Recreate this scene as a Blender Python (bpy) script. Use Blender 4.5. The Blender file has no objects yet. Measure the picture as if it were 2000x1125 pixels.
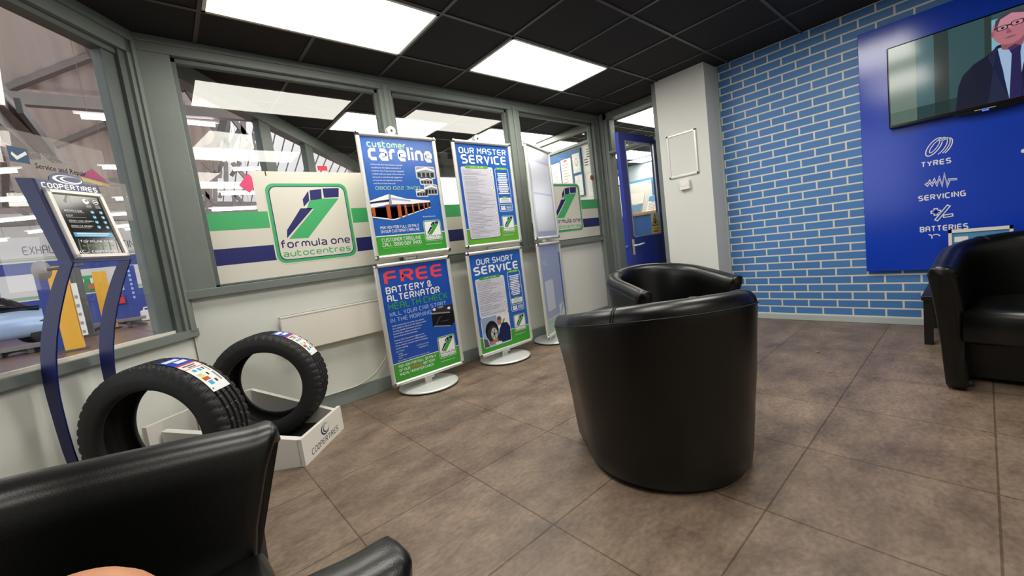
import bpy, math, random
from mathutils import Matrix, Vector
random.seed(7)
SC = bpy.context.scene
COL = SC.collection
V3 = Vector
R_ = math.radians

# ---------------------------------------------------------------- camera
YAW, PITCH, ROLL, FPX, CAMZ = 0.7041, -0.1011, 0.1294, 792.7, 1.045
def cam_rot():
    cy, sy, cp, sp, cr, sr = (math.cos(YAW), math.sin(YAW), math.cos(PITCH), math.sin(PITCH), math.cos(ROLL), math.sin(ROLL))
    f = V3((sy*cp, cy*cp, sp)); r0 = V3((cy, -sy, 0)); d0 = f.cross(r0)
    return cr*r0+sr*d0, -sr*r0+cr*d0, f
CR, CD, CF = cam_rot()
CPOS = V3((0, 0, CAMZ))
cam = bpy.data.cameras.new('camera'); camo = bpy.data.objects.new('camera', cam); COL.objects.link(camo)
camo.matrix_world = Matrix(((CR.x, -CD.x, -CF.x, 0), (CR.y, -CD.y, -CF.y, 0), (CR.z, -CD.z, -CF.z, CAMZ), (0, 0, 0, 1)))
cam.sensor_width = 36; cam.lens = FPX/2000*36; cam.clip_start = 0.01; cam.clip_end = 200
SC.camera = camo
def ray(px, py): return CR*((px-1000)/FPX)+CD*((py-562.5)/FPX)+CF
def at_y(px, py, Y): d = ray(px, py); return CPOS+d*(Y/d.y)
def at_pl(px, py, P, N):
    d = ray(px, py); P = V3(P); N = V3(N); return CPOS+d*(N.dot(P-CPOS)/N.dot(d))

# ---------------------------------------------------------------- world, exposure
w = bpy.data.worlds.new('daylight'); SC.world = w; w.use_nodes = True
bg = w.node_tree.nodes['Background']; bg.inputs[0].default_value = (0.93, 0.96, 1.0, 1); bg.inputs[1].default_value = 2.4
SC.view_settings.view_transform = 'Standard'; SC.view_settings.look = 'None'
SC.view_settings.exposure = 0.0; SC.view_settings.gamma = 1.0; SC.view_settings.use_curve_mapping = False
SC.cycles.use_denoising = True
SC.cycles.max_bounces = 9; SC.cycles.transparent_max_bounces = 16
SC.cycles.sample_clamp_indirect = 6.0
PANEL_L = 14.5
TUBE_L = 14.0

# ---------------------------------------------------------------- materials
def lin(h):
    h = h.lstrip('#'); o = []
    for i in (0, 2, 4):
        c = int(h[i:i+2], 16)/255; o.append(c/12.92 if c <= .04045 else ((c+.055)/1.055)**2.4)
    return (*o, 1)
MAT = {}
COAT_R = {'mot_glare': .22, 'mot_white': .22, 'mot_line': .22}
def nd(nt, t, **kw):
    n = nt.nodes.new(t)
    for k, v in kw.items(): setattr(n, k, v)
    return n
def mat(name, hexc, rough=.5, metal=0, var=0, vscale=8, bump=0, bscale=200, coat=0, emit=0, spec=.5, vcol=None):
    m = bpy.data.materials.new(name); m.use_nodes = True; nt = m.node_tree; b = nt.nodes['Principled BSDF']
    b.inputs['Base Color'].default_value = lin(hexc); b.inputs['Roughness'].default_value = rough
    b.inputs['Metallic'].default_value = metal; b.inputs['Coat Weight'].default_value = coat
    b.inputs['Coat Roughness'].default_value = COAT_R.get(name, .05); b.inputs['Specular IOR Level'].default_value = spec
    tc = nd(nt, 'ShaderNodeTexCoord')
    if var:
        n = nd(nt, 'ShaderNodeTexNoise'); n.inputs['Scale'].default_value = vscale; n.inputs['Detail'].default_value = 6
        nt.links.new(tc.outputs['Object'], n.inputs['Vector'])
        mx = nd(nt, 'ShaderNodeMix', data_type='RGBA'); c = lin(hexc)
        c2 = lin(vcol) if vcol else tuple(x*(1-var) for x in c[:3])+(1,)
        c1 = c if vcol else tuple(min(1, x*(1+var)) for x in c[:3])+(1,)
        mx.inputs[6].default_value = c1; mx.inputs[7].default_value = c2
        nt.links.new(n.outputs['Fac'], mx.inputs[0]); nt.links.new(mx.outputs[2], b.inputs['Base Color'])
    if bump:
        n = nd(nt, 'ShaderNodeTexNoise'); n.inputs['Scale'].default_value = bscale; n.inputs['Detail'].default_value = 3
        nt.links.new(tc.outputs['Object'], n.inputs['Vector'])
        bm = nd(nt, 'ShaderNodeBump'); bm.inputs['Strength'].default_value = bump; bm.inputs['Distance'].default_value = .002
        nt.links.new(n.outputs['Fac'], bm.inputs['Height']); nt.links.new(bm.outputs[0], b.inputs['Normal'])
    if emit:
        b.inputs['Emission Color'].default_value = lin(hexc); b.inputs['Emission Strength'].default_value = emit
    MAT[name] = m; return m
mat('frame_grey', '#767d78', .42, var=.12, vscale=5, bump=.25, bscale=60)
mat('frame_dark', '#5c6461', .5, var=.2, vscale=9)
mat('wall_grey', '#e0e2da', .75, var=.04, vscale=3, bump=.3, bscale=40)
mat('wall_white', '#d6d7d2', .75, var=.03, vscale=3)
mat('skirting', '#87928f', .5, var=.08)
mat('skirting_pale', '#b4bfbf', .5, var=.08)
mat('ceil_black', '#1a1718', .85, var=.2, vscale=60, bump=.4, bscale=150)
mat('ceil_grid', '#3f3d3d', .4)
mat('white_gloss', '#e9e6df', .35)
mat('heater_white', '#efe9df', .4, var=.03)
mat('cable_white', '#d5d3c8', .5)
mat('alu', '#dfded8', .33, metal=.45)
mat('alu_cap', '#b9b9b8', .15, metal=1)
mat('alu_base', '#dfe2e0', .32, metal=.35)
mat('dark_rubber', '#232323', .6)
mat('tyre', '#1b1b1c', .62, var=.25, vscale=30, bump=.3, bscale=120)
mat('leather', '#050505', .33, var=.3, vscale=14, bump=.12, bscale=420, spec=.5)
mat('leather_grey', '#141514', .36, var=.25, vscale=14, bump=.35, bscale=260)
mat('seam', '#060606', .5)
mat('p_blue', '#2a5fb4', .22, var=.1, vscale=3)
mat('p_blue2', '#2350ac', .24)
mat('p_green', '#3f9d38', .25)
mat('p_green2', '#63a632', .25)
mat('p_white', '#eeeeee', .25)
mat('p_lilac', '#cdcbd9', .25)
mat('p_lav', '#9db3e6', .25)
mat('p_red', '#ee4653', .25)
mat('p_pale', '#a9d8a4', .25)
mat('p_black', '#191b1e', .25)
mat('p_grey', '#8d9298', .25)
mat('p_orange', '#b8552c', .25)
mat('p_text', '#55555f', .3)
mat('p_skin', '#b0785c', .3)
mat('p_navy', '#1b2250', .25)
mat('mot_glare', '#a9b3d6', .3, coat=1)  # MOT tints are pale: window glare on blue posters put into the colour
mat('mot_white', '#dcdfec', .3, coat=1)
mat('mot_line', '#f2f3f7', .3, coat=1)
mat('mot_green_glare', '#a8c9bb', .14, coat=.6)
mat('film_white', '#ddd9cd', .45)
mat('film_green', '#42ae6a', .4)
mat('film_navy', '#1c2068', .4)
mat('stand_blue', '#0c1962', .45, var=.1)
mat('poster_black', '#1b1c1c', .12)
mat('p_cyan', '#2f9fd6', .25)
mat('panel_blue', '#1640bc', .16, bump=.06, bscale=300)
mat('door_blue', '#1b2c86', .38, var=.12, vscale=4)
mat('tv_black', '#0c0c0d', .15)
mat('steel', '#cfcfcb', .25, metal=.9)
mat('yellow', '#e7b91f', .4)
mat('sign_green', '#1f9a55', .4)
mat('desk_blue', '#3a70b8', .4, var=.12, vscale=4)
mat('desk_wood', '#d2a678', .4)
mat('paper', '#e3e2dc', .6)
mat('paper_blue', '#4f8cb8', .5)
mat('board_blue', '#2f5f92', .6)
mat('table_black', '#141312', .3)
mat('teal', '#27a587', .35)
mat('h_white', '#d9d6d4', .7, var=.05)
mat('h_blue', '#2c3f8e', .6, var=.15, vscale=1)
mat('h_green', '#8fb58c', .6)
mat('h_steel', '#7d7571', .55, var=.2, vscale=3)
mat('h_steel_dark', '#4c4a4a', .6)
mat('h_floor', '#7c5c4a', .3, var=.25, vscale=1.2)
mat('h_yellow', '#e0a62a', .45, var=.1)
mat('h_car', '#9fb4d0', .2, metal=.2)
mat('pink', '#e2447a', .5)
mat('pink_dark', '#b42a78', .5)
mat('lemon', '#dccf7c', .5)
mat('sticker_blue', '#234a72', .5)
mat('red', '#c8323a', .45)
mat('leaf', '#c8783a', .6)
mat('skin', '#c88860', .5, var=.12, vscale=60, bump=.2, bscale=400)
mat('nail', '#d8a088', .3)
mat('led', '#3050ff', .4, emit=3)
mat('panel_light', '#fffbf0', .5, emit=PANEL_L)
mat('tube_light', '#fff8fb', .5, emit=TUBE_L)

def glass(name, mult=1.7, tint=(1, 1, 1, 1)):
    m = bpy.data.materials.new(name); m.use_nodes = True; nt = m.node_tree; nt.nodes.clear()
    o = nd(nt, 'ShaderNodeOutputMaterial'); t = nd(nt, 'ShaderNodeBsdfTransparent'); t.inputs[0].default_value = tint
    g = nd(nt, 'ShaderNodeBsdfGlossy'); g.inputs['Roughness'].default_value = 0.0
    lw = nd(nt, 'ShaderNodeLayerWeight'); lw.inputs['Blend'].default_value = .5
    pw = nd(nt, 'ShaderNodeMath', operation='POWER'); pw.inputs[1].default_value = 5
    ma = nd(nt, 'ShaderNodeMath', operation='MULTIPLY_ADD'); ma.inputs[1].default_value = .96; ma.inputs[2].default_value = .04
    mu = nd(nt, 'ShaderNodeMath', operation='MULTIPLY', use_clamp=True); mu.inputs[1].default_value = mult
    nt.links.new(lw.outputs['Facing'], pw.inputs[0]); nt.links.new(pw.outputs[0], ma.inputs[0])
    mx = nd(nt, 'ShaderNodeMixShader')
    nt.links.new(ma.outputs[0], mu.inputs[0]); nt.links.new(mu.outputs[0], mx.inputs[0])
    nt.links.new(t.outputs[0], mx.inputs[1]); nt.links.new(g.outputs[0], mx.inputs[2]); nt.links.new(mx.outputs[0], o.inputs[0])
    MAT[name] = m
glass('glass', 1.75, (.95, .97, .96, 1)); glass('glass_far', 1.0)

def translucent_film(name, hexc, op):
    m = bpy.data.materials.new(name); m.use_nodes = True; nt = m.node_tree; b = nt.nodes['Principled BSDF']
    b.inputs['Base Color'].default_value = lin(hexc); b.inputs['Roughness'].default_value = .5; b.inputs['Alpha'].default_value = op
    MAT[name] = m
translucent_film('sticker_clear', '#c0b8b4', .3)

def brick_mat(name, c1, c2, cm, bw, rh, ms, vec, rough, offset, rot=None, bump=.5, tile_noise=False):
    m = bpy.data.materials.new(name); m.use_nodes = True; nt = m.node_tree; b = nt.nodes['Principled BSDF']
    tc = nd(nt, 'ShaderNodeTexCoord'); sp = nd(nt, 'ShaderNodeSeparateXYZ'); nt.links.new(tc.outputs['Object'], sp.inputs[0])
    cb = nd(nt, 'ShaderNodeCombineXYZ')
    for k, (ax, off) in enumerate(vec):
        ad = nd(nt, 'ShaderNodeMath', operation='ADD'); ad.inputs[1].default_value = off
        nt.links.new(sp.outputs[ax], ad.inputs[0]); nt.links.new(ad.outputs[0], cb.inputs[k])
    br = nd(nt, 'ShaderNodeTexBrick'); br.offset = offset; br.offset_frequency = 2; br.squash = 1
    br.inputs['Color1'].default_value = lin(c1); br.inputs['Color2'].default_value = lin(c2); br.inputs['Mortar'].default_value = lin(cm)
    br.inputs['Scale'].default_value = 1; br.inputs['Mortar Size'].default_value = ms; br.inputs['Mortar Smooth'].default_value = .15
    br.inputs['Brick Width'].default_value = bw; br.inputs['Row Height'].default_value = rh; br.inputs['Bias'].default_value = 0
    nt.links.new(cb.outputs[0], br.inputs['Vector'])
    col = br.outputs['Color']
    bmp = nd(nt, 'ShaderNodeBump'); bmp.inputs['Strength'].default_value = bump; bmp.inputs['Distance'].default_value = .004; bmp.invert = True
    nt.links.new(br.outputs['Fac'], bmp.inputs['Height'])
    nrm = bmp.outputs[0]
    if tile_noise:
        n1 = nd(nt, 'ShaderNodeTexNoise'); n1.inputs['Scale'].default_value = 3.5; n1.inputs['Detail'].default_value = 9; n1.inputs['Roughness'].default_value = .65
        mp = nd(nt, 'ShaderNodeMapping'); mp.inputs['Scale'].default_value = (1, 1.5, 1)
        nt.links.new(tc.outputs['Object'], mp.inputs[0]); nt.links.new(mp.outputs[0], n1.inputs['Vector'])
        rp = nd(nt, 'ShaderNodeValToRGB'); e = rp.color_ramp.elements
        e[0].position = .33; e[0].color = (.52, .49, .48, 1); e[1].position = .68; e[1].color = (1.22, 1.2, 1.16, 1)
        nt.links.new(n1.outputs['Fac'], rp.inputs[0])
        mx = nd(nt, 'ShaderNodeMix', data_type='RGBA', blend_type='MULTIPLY'); mx.inputs[0].default_value = 1
        nt.links.new(col, mx.inputs[6]); nt.links.new(rp.outputs[0], mx.inputs[7])
        n3 = nd(nt, 'ShaderNodeTexNoise'); n3.inputs['Scale'].default_value = 40; n3.inputs['Detail'].default_value = 5
        nt.links.new(mp.outputs[0], n3.inputs['Vector'])
        mx2 = nd(nt, 'ShaderNodeMix', data_type='RGBA', blend_type='OVERLAY'); mx2.inputs[0].default_value = .5
        nt.links.new(mx.outputs[2], mx2.inputs[6]); nt.links.new(n3.outputs['Fac'], mx2.inputs[7]); col = mx2.outputs[2]
        b2 = nd(nt, 'ShaderNodeBump'); b2.inputs['Strength'].default_value = .35; b2.inputs['Distance'].default_value = .004
        nt.links.new(n3.outputs['Fac'], b2.inputs['Height']); nt.links.new(nrm, b2.inputs['Normal']); nrm = b2.outputs[0]
        mr = nd(nt, 'ShaderNodeMapRange'); mr.inputs[3].default_value = rough-.12; mr.inputs[4].default_value = rough+.15
        nt.links.new(n1.outputs['Fac'], mr.inputs[0]); nt.links.new(mr.outputs[0], b.inputs['Roughness'])
    else:
        b.inputs['Roughness'].default_value = rough
    nt.links.new(col, b.inputs['Base Color']); nt.links.new(nrm, b.inputs['Normal'])
    MAT[name] = m
brick_mat('floor_tile', '#7d6c5e', '#857466', '#5f4f3e', .531, .541, .0032, ((0, -.4174), (1, -2.1367)), .42, 0, tile_noise=True, bump=.6)
brick_mat('brick_blue', '#4b80bf', '#467ab8', '#dcdace', .2145, .07135, .0068, ((1, -1.717+.2145*.5), (2, -2.555+.07135*100)), .5, .5)

def corrugated():
    m = mat('corrugated', '#d8cfcb', .7, var=.06, vscale=.7); nt = m.node_tree; b = nt.nodes['Principled BSDF']
    tc = nd(nt, 'ShaderNodeTexCoord'); wv = nd(nt, 'ShaderNodeTexWave'); wv.bands_direction = 'X'; wv.inputs['Scale'].default_value = 1.1
    nt.links.new(tc.outputs['Object'], wv.inputs['Vector'])
    bm = nd(nt, 'ShaderNodeBump'); bm.inputs['Strength'].default_value = .6; bm.inputs['Distance'].default_value = .05
    nt.links.new(wv.outputs['Fac'], bm.inputs['Height']); nt.links.new(bm.outputs[0], b.inputs['Normal'])
corrugated()

# ---------------------------------------------------------------- mesh builder
class MB:
    def __init__(s): s.v = []; s.f = []; s.m = []; s.sm = []
    def add(s, vs, fs, m, smooth=False):
        o = len(s.v); s.v += [V3(p) for p in vs]
        for f in fs: s.f.append([i+o for i in f]); s.m.append(m); s.sm.append(smooth)
        return s
    def box(s, a, b, m, bev=0, M=None):
        x0, x1 = sorted((a[0], b[0])); y0, y1 = sorted((a[1], b[1])); z0, z1 = sorted((a[2], b[2]))
        if bev <= 0:
            vs = [(x, y, z) for z in (z0, z1) for x, y in ((x0, y0), (x1, y0), (x1, y1), (x0, y1))]
            fs = [(3, 2, 1, 0), (4, 5, 6, 7), (0, 1, 5, 4), (1, 2, 6, 5), (2, 3, 7, 6), (3, 0, 4, 7)]
        else:
            e = min(bev, (x1-x0)*.49, (y1-y0)*.49, (z1-z0)*.49); vs = []; fs = []; lay = []
            def ring(z, i, c):
                X0, X1, Y0, Y1 = x0+i, x1-i, y0+i, y1-i
                return [(X0+c, Y0, z), (X1-c, Y0, z), (X1, Y0+c, z), (X1, Y1-c, z), (X1-c, Y1, z), (X0+c, Y1, z), (X0, Y1-c, z), (X0, Y0+c, z)]
            for z, i in ((z0, e), (z0+e*.3, e*.3), (z0+e, 0), (z1-e, 0), (z1-e*.3, e*.3), (z1, e)): vs += ring(z, i, e*.8)
            for k in range(5): fs += [(k*8+j, k*8+(j+1) % 8, k*8+8+(j+1) % 8, k*8+8+j) for j in range(8)]
            fs += [tuple(range(7, -1, -1)), tuple(range(40, 48))]
        if M: vs = [M @ V3(p) for p in vs]
        return s.add(vs, fs, m)
    def obox(s, p0, p1, wid, hei, m, up=(0, 0, 1)):     # beam from p0 to p1
        p0 = V3(p0); p1 = V3(p1); d = (p1-p0).normalized(); u = V3(up)
        if abs(d.dot(u)) > .98: u = V3((1, 0, 0))
        x = d.cross(u).normalized()*(wid/2); z = x.cross(d).normalized()*(hei/2)
        vs = [q+a*x+b*z for q in (p0, p1) for a, b in ((-1, -1), (1, -1), (1, 1), (-1, 1))]
        return s.add(vs, [(0, 1, 2, 3), (7, 6, 5, 4), (0, 4, 5, 1), (1, 5, 6, 2), (2, 6, 7, 3), (3, 7, 4, 0)], m)
    def tube(s, pts, r, m, n=10, cap=True):
        pts = [V3(p) for p in pts]; rs = r if isinstance(r, (list, tuple)) else [r]*len(pts); vs = []; fs = []; pu = None
        for i, p in enumerate(pts):
            d = (pts[min(i+1, len(pts)-1)]-pts[max(i-1, 0)]).normalized()
            if pu is None: pu = V3((0, 0, 1)) if abs(d.z) < .9 else V3((1, 0, 0))
            a = d.cross(pu).normalized(); b = a.cross(d).normalized(); pu = b
            vs += [p+rs[i]*(math.cos(t*2*math.pi/n)*a+math.sin(t*2*math.pi/n)*b) for t in range(n)]
        for i in range(len(pts)-1): fs += [(i*n+j, i*n+(j+1) % n, i*n+n+(j+1) % n, i*n+n+j) for j in range(n)]
        s.add(vs, fs, m, True)
        if cap: s.add(vs[:n], [tuple(range(n-1, -1, -1))], m); s.add(vs[-n:], [tuple(range(n))], m)
        return s
    def lathe(s, prof, m, n=48, M=None, sx=1, sy=1, smooth=True):
        vs = []; fs = []
        for r, z in prof: vs += [(r*sx*math.cos(t*2*math.pi/n), r*sy*math.sin(t*2*math.pi/n), z) for t in range(n)]
        for i in range(len(prof)-1): fs += [(i*n+j, i*n+(j+1) % n, i*n+n+(j+1) % n, i*n+n+j) for j in range(n)]
        if prof[0][0] > 1e-6: fs.append(tuple(range(n-1, -1, -1)))
        if prof[-1][0] > 1e-6: k = (len(prof)-1)*n; fs.append(tuple(range(k, k+n)))
        if M: vs = [M @ V3(p) for p in vs]
        return s.add(vs, fs, m, smooth)
    def prism(s, poly, h0, h1, m, M=None):     # polygon in XY extruded along Z
        n = len(poly); vs = [(x, y, h0) for x, y in poly]+[(x, y, h1) for x, y in poly]
        fs = [tuple(range(n-1, -1, -1)), tuple(range(n, 2*n))]+[(i, (i+1) % n, n+(i+1) % n, n+i) for i in range(n)]
        if M: vs = [M @ V3(p) for p in vs]
        return s.add(vs, fs, m)
    def build(s, name, parent=None, world=True):
        me = bpy.data.meshes.new(name); vs = s.v
        if parent is not None and world:
            inv = wm(parent).inverted(); vs = [inv @ p for p in vs]
        me.from_pydata([tuple(p) for p in vs], [], s.f); ms = []
        for k in s.m:
            if k not in ms: ms.append(k)
        for k in ms: me.materials.append(MAT[k])
        for p, k, sm in zip(me.polygons, s.m, s.sm): p.material_index = ms.index(k); p.use_smooth = sm
        me.update()
        o = bpy.data.objects.new(name, me); COL.objects.link(o)
        if parent is not None: o.parent = parent
        return o
def wm(o):
    M = Matrix.Identity(4)
    while o is not None: M = Matrix.LocRotScale(o.location, o.rotation_euler, o.scale) @ M; o = o.parent
    return M
def tag(o, label, cat, group=None, kind=None):
    if label: o['label'] = label
    if cat: o['category'] = cat
    if group: o['group'] = group
    if kind: o['kind'] = kind
    return o
def thing(name, label, cat, loc=(0, 0, 0), rz=0, group=None):
    o = bpy.data.objects.new(name, None); COL.objects.link(o); o.location = loc; o.rotation_euler = (0, 0, rz)
    o.empty_display_size = .1
    return tag(o, label, cat, group)
def struct(o): o['kind'] = 'structure'; return o
def copy_tree(o, parent=None):
    c = o.copy(); COL.objects.link(c)
    if parent is not None: c.parent = parent
    for ch in list(o.children): copy_tree(ch, c)
    return c

# ---------------------------------------------------------------- lettering
GL = {'A': '00 05 16 36 45 40/03 43', 'B': '00 06 36 45 44 33 03/33 42 41 30 00', 'C': '46 16 05 01 10 40', 'D': '00 06 36 45 41 30 00',
 'E': '46 16 05 01 10 40/03 43', 'F': '00 05 16 46/03 43', 'G': '46 16 05 01 10 40 43 23', 'H': '00 06/40 46/03 43', 'I': '00 06', 'J': '46 41 30 10 01',
 'K': '00 06/46 13 40', 'L': '06 01 10 40', 'M': '00 06 23 46 40', 'N': '00 06 40 46', 'O': '10 01 05 16 36 45 41 30 10', 'P': '00 06 36 45 44 33 03',
 'Q': '10 01 05 16 36 45 41 30 10/31 40', 'R': '00 06 36 45 44 33 03/23 40', 'S': '46 16 05 04 13 33 42 41 30 00', 'T': '06 46/26 20', 'U': '06 01 10 30 41 46',
 'V': '06 20 46', 'W': '06 10 24 30 46', 'X': '00 46/06 40', 'Y': '06 23 46/23 20', 'Z': '06 46 00 40', '0': '10 01 05 16 36 45 41 30 10', '1': '05 26 20',
 '2': '06 36 45 44 33 13 02 00 40', '3': '06 36 45 44 33 13/33 42 41 30 00', '4': '30 36/06 03 12 42', '5': '46 06 03 33 42 41 30 00', '6': '46 16 05 01 10 30 41 42 33 03',
 '7': '06 46 10', '8': '10 01 02 13 33 44 45 36 16 05 04 13/33 42 41 30 10', '9': '00 30 41 45 36 16 05 04 13 43', '&': '40 04 05 16 26 35 34 02 01 10 20 42',
 '?': '05 16 36 45 44 33 23 22/20 21', '/': '00 46', '-': '13 33', '.': '00 01', "'": '05 06', 'a': '04 34 43 40 10 01 12 42', 'b': '06 00 30 41 43 34 04', 'c': '44 14 03 01 10 40',
 'd': '46 40 10 01 03 14 44', 'e': '40 10 01 03 14 34 43 42 02', 'f': '10 15 26 36/04 34', 'i': '00 04/05 06', 'l': '00 06', 'm': '00 03 14 24 33 30/33 44 54 63 60',
 'n': '00 03 14 34 43 40', 'o': '10 01 03 14 34 43 41 30 10', 'p': '0: ', 'r': '00 03 14 34', 's': '44 14 03 12 32 41 30 00', 't': '06 01 10 30/04 34', 'u': '04 01 10 30 41 44/41 40',
 'v': '04 20 44', 'y': '04 01 10 40/44 40'}
GL['p'] = '00 04 34 43 41 30 00'
def glyph(c):
    if c == ' ': return [], 2.4
    ls = [[(int(t[0]), int(t[1])) for t in pl.split()] for pl in GL[c].split('/')]
    return ls, max(p[0] for l in ls for p in l)
def ribbon(pts, wd):
    closed = len(pts) > 2 and (V3((*pts[0], 0))-V3((*pts[-1], 0))).length < 1e-6
    P = [V3((p[0], p[1])) for p in pts]
    if closed: P = P[:-1]
    n = len(P); L = []; R = []
    for i in range(n):
        a = P[(i-1) % n] if (closed or i > 0) else None; b = P[(i+1) % n] if (closed or i < n-1) else None
        d1 = (P[i]-a).normalized() if a is not None else None; d2 = (b-P[i]).normalized() if b is not None else None
        if d1 is None: d1 = d2
        if d2 is None: d2 = d1
        nn = V3((-(d1+d2).y, (d1+d2).x))
        if nn.length < 1e-6: nn = V3((-d1.y, d1.x))
        nn.normalize(); n1 = V3((-d1.y, d1.x)); k = wd/2/max(.45, nn.dot(n1))
        L.append(P[i]+nn*k); R.append(P[i]-nn*k)
    if not closed:
        e = wd*.0
    m = n if closed else n-1
    return [(L[i], R[i], R[(i+1) % n], L[(i+1) % n]) for i in range(m)]
_bf = {}
def bf_mesh(txt):
    if txt not in _bf:
        cu = bpy.data.curves.new('t', 'FONT'); cu.body = txt; cu.size = 1; cu.resolution_u = 2
        o = bpy.data.objects.new('t', cu); COL.objects.link(o); dg = bpy.context.evaluated_depsgraph_get()
        me = o.evaluated_get(dg).to_mesh(); vs = [(v.co.x, v.co.y) for v in me.vertices]; fs = [tuple(p.vertices) for p in me.polygons]
        o.evaluated_get(dg).to_mesh_clear(); bpy.data.objects.remove(o); bpy.data.curves.remove(cu)
        x0 = min([v[0] for v in vs] or [0]); x1 = max([v[0] for v in vs] or [1])
        _bf[txt] = ([(x-x0, y) for x, y in vs], fs, x1-x0)
    return _bf[txt]
class Sheet:
    """flat print on a plane: O origin, U right, V up, N out of the sheet; layers lie 0.35 mm apart"""
    def __init__(s, O, U, V, N=None, W=1, H=1, eps=.00035):
        s.O = V3(O); s.U = V3(U); s.V = V3(V); s.N = V3(N) if N is not None else s.U.cross(s.V); s.W = W; s.H = H; s.mb = MB(); s.e = eps
    def p3(s, u, v, l): return s.O+s.U*(u*s.W)+s.V*(v*s.H)+s.N*(l*s.e)
    def poly(s, pts, m, l=1): s.mb.add([s.p3(u, v, l) for u, v in pts], [tuple(range(len(pts)))], m); return s
    def rect(s, u0, v0, u1, v1, m, l=1): return s.poly([(u0, v0), (u1, v0), (u1, v1), (u0, v1)], m, l)
    def rr(s, u0, v0, u1, v1, r, m, l=1):
        ru = r/s.W; rv = r/s.H; pts = []
        for cx, cy, a0 in ((u1-ru, v1-rv, 0), (u0+ru, v1-rv, 90), (u0+ru, v0+rv, 180), (u1-ru, v0+rv, 270)):
            for k in range(6): a = R_(a0+k*18); pts.append((cx+ru*math.cos(a), cy+rv*math.sin(a)))
        return s.poly(pts, m, l)
    def ell(s, cu, cv, ru, rv, m, l=1, a0=0, a1=360, n=28, rot=0):
        c, sn = math.cos(rot), math.sin(rot); pts = []
        for k in range(n if a1-a0 >= 360 else n+1):
            a = R_(a0+(a1-a0)*k/n); x, y = ru*s.W*math.cos(a), rv*s.H*math.sin(a)
            pts.append((cu+(x*c-y*sn)/s.W, cv+(x*sn+y*c)/s.H))
        return s.poly(pts, m, l)
    def line(s, pts, wd, m, l=1):
        q = [(u*s.W, v*s.H) for u, v in pts]
        for a in ribbon(q, wd): s.poly([(p[0]/s.W, p[1]/s.H) for p in a], m, l)
        return s
    def st(s, txt, u0, v0, u1, v1, m, wt=.9, l=2, slant=0):     # stroke lettering fitted into a box
        lo = all(not ch.isupper() and not ch.isdigit() for ch in txt)
        adv = 0; segs = []; gap = 1.0+wt
        for ch in txt:
            ls, wdt = glyph(ch)
            for qi, pl in enumerate(ls): segs.append((qi, [(x+adv, y) for x, y in pl]))
            adv += wdt+(gap if ch != ' ' else 0)
        tot = adv-gap+wt; Hh = 6+wt
        su = (u1-u0)*s.W/tot; sv = (v1-v0)*s.H/Hh
        for qi, sg in segs:
            for a in ribbon(sg, wt):
                s.poly([(u0+((p[0]+wt/2)*su+p[1]*sv*slant)/s.W, v0+(p[1]+wt/2)*sv/s.H) for p in a], m, l+.3*qi)
        return s
    def bf(s, txt, u, v, h, m, l=2, maxw=None, slant=0, align=0):
        vs, fs, wd = bf_mesh(txt); k = h/.72*s.H; kx = k
        if maxw and wd*k > maxw*s.W: kx = maxw*s.W/wd
        off = -wd*kx/s.W*align
        s.mb.add([s.p3(u+off+(x*kx+y*k*slant)/s.W, v+y*k/s.H, l) for x, y in vs], fs, m); return s
    def logo(s, u0, v0, wu, hv, l=2, full=True, navy='film_navy', green='film_green', white='film_white'):
        X = lambda a: u0+a*wu; Y = lambda b: v0+b*hv; r = .1*wu*s.W
        k = .012*wu*s.W
        if full:
            s.rr(X(-.015), Y(-.015), X(1.015), Y(1.015), r*1.1, white, l)
            s.rr(X(0), Y(0), X(1), Y(1), r, green, l+1)
            s.rr(X(.035), Y(.035), X(.965), Y(.965), r*.8, navy, l+2)
            s.rr(X(.045), Y(.045), X(.955), Y(.955), r*.76, white, l+3)
        T = lambda pts, m: s.poly([(X(a), Y(b)) for a, b in pts], m, l+4)
        T([(.411, .70), (.491, .779), (.498, .906), (.412, .795)][::1], navy)
        T([(.505, .78), (.65, .796), (.663, .927), (.514, .911)], navy)
        T([(.68, .81), (.874, .816), (.895, .94), (.68, .935)], navy)
        T([(.147, .31), (.518, .68), (.367, .68), (.165, .414)], navy)
        T([(.17, .30), (.398, .294), (.872, .80), (.66, .80), (.49, .775), (.44, .67), (.53, .67)], green)
        s.st('formula one', X(.06), Y(.185), X(.93), Y(.29), navy, 1.05, l+4)
        s.st('autocentres', X(.07), Y(.075), X(.92), Y(.16), green, 1.0, l+4)
        return s
    def crescent(s, cu, cv, ru, rv, m, bgm, l=2):     # two nested crescents
        s.ell(cu, cv, ru, rv, m, l, n=40); s.ell(cu+.10*ru, cv+.06*rv, .86*ru, .86*rv, bgm, l+1, n=40)
        s.ell(cu+.22*ru, cv+.02*rv, .74*ru, .72*rv, m, l+2, n=40); s.ell(cu+.30*ru, cv+.07*rv, .64*ru, .60*rv, bgm, l+3, n=40)
        return s
    def build(s, name, parent=None): return s.mb.build(name, parent)

# ================================================================ ROOM SHELL
HC = 2.555; YA = 3.26; XB = 4.51; XD = 4.60
BO = V3((.1, 3.27, 0)); BT = V3((-.6494, -.7604, 0)); BN = V3((.7604, -.6494, 0))
def bp(t, g, z): return BO+BT*t+BN*g+V3((0, 0, z))
def bbox(mb, t0, t1, g0, g1, z0, z1, m):
    vs = [bp(t, g, z) for z in (z0, z1) for t, g in ((t0, g0), (t0, g1), (t1, g1), (t1, g0))]
    mb.add(vs, [(3, 2, 1, 0), (4, 5, 6, 7), (0, 1, 5, 4), (1, 2, 6, 5), (2, 3, 7, 6), (3, 0, 4, 7)], m)
BACKY = -2.6; TEND = (3.27-BACKY)/.7604
CB = bp(TEND, 0, 0)
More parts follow.
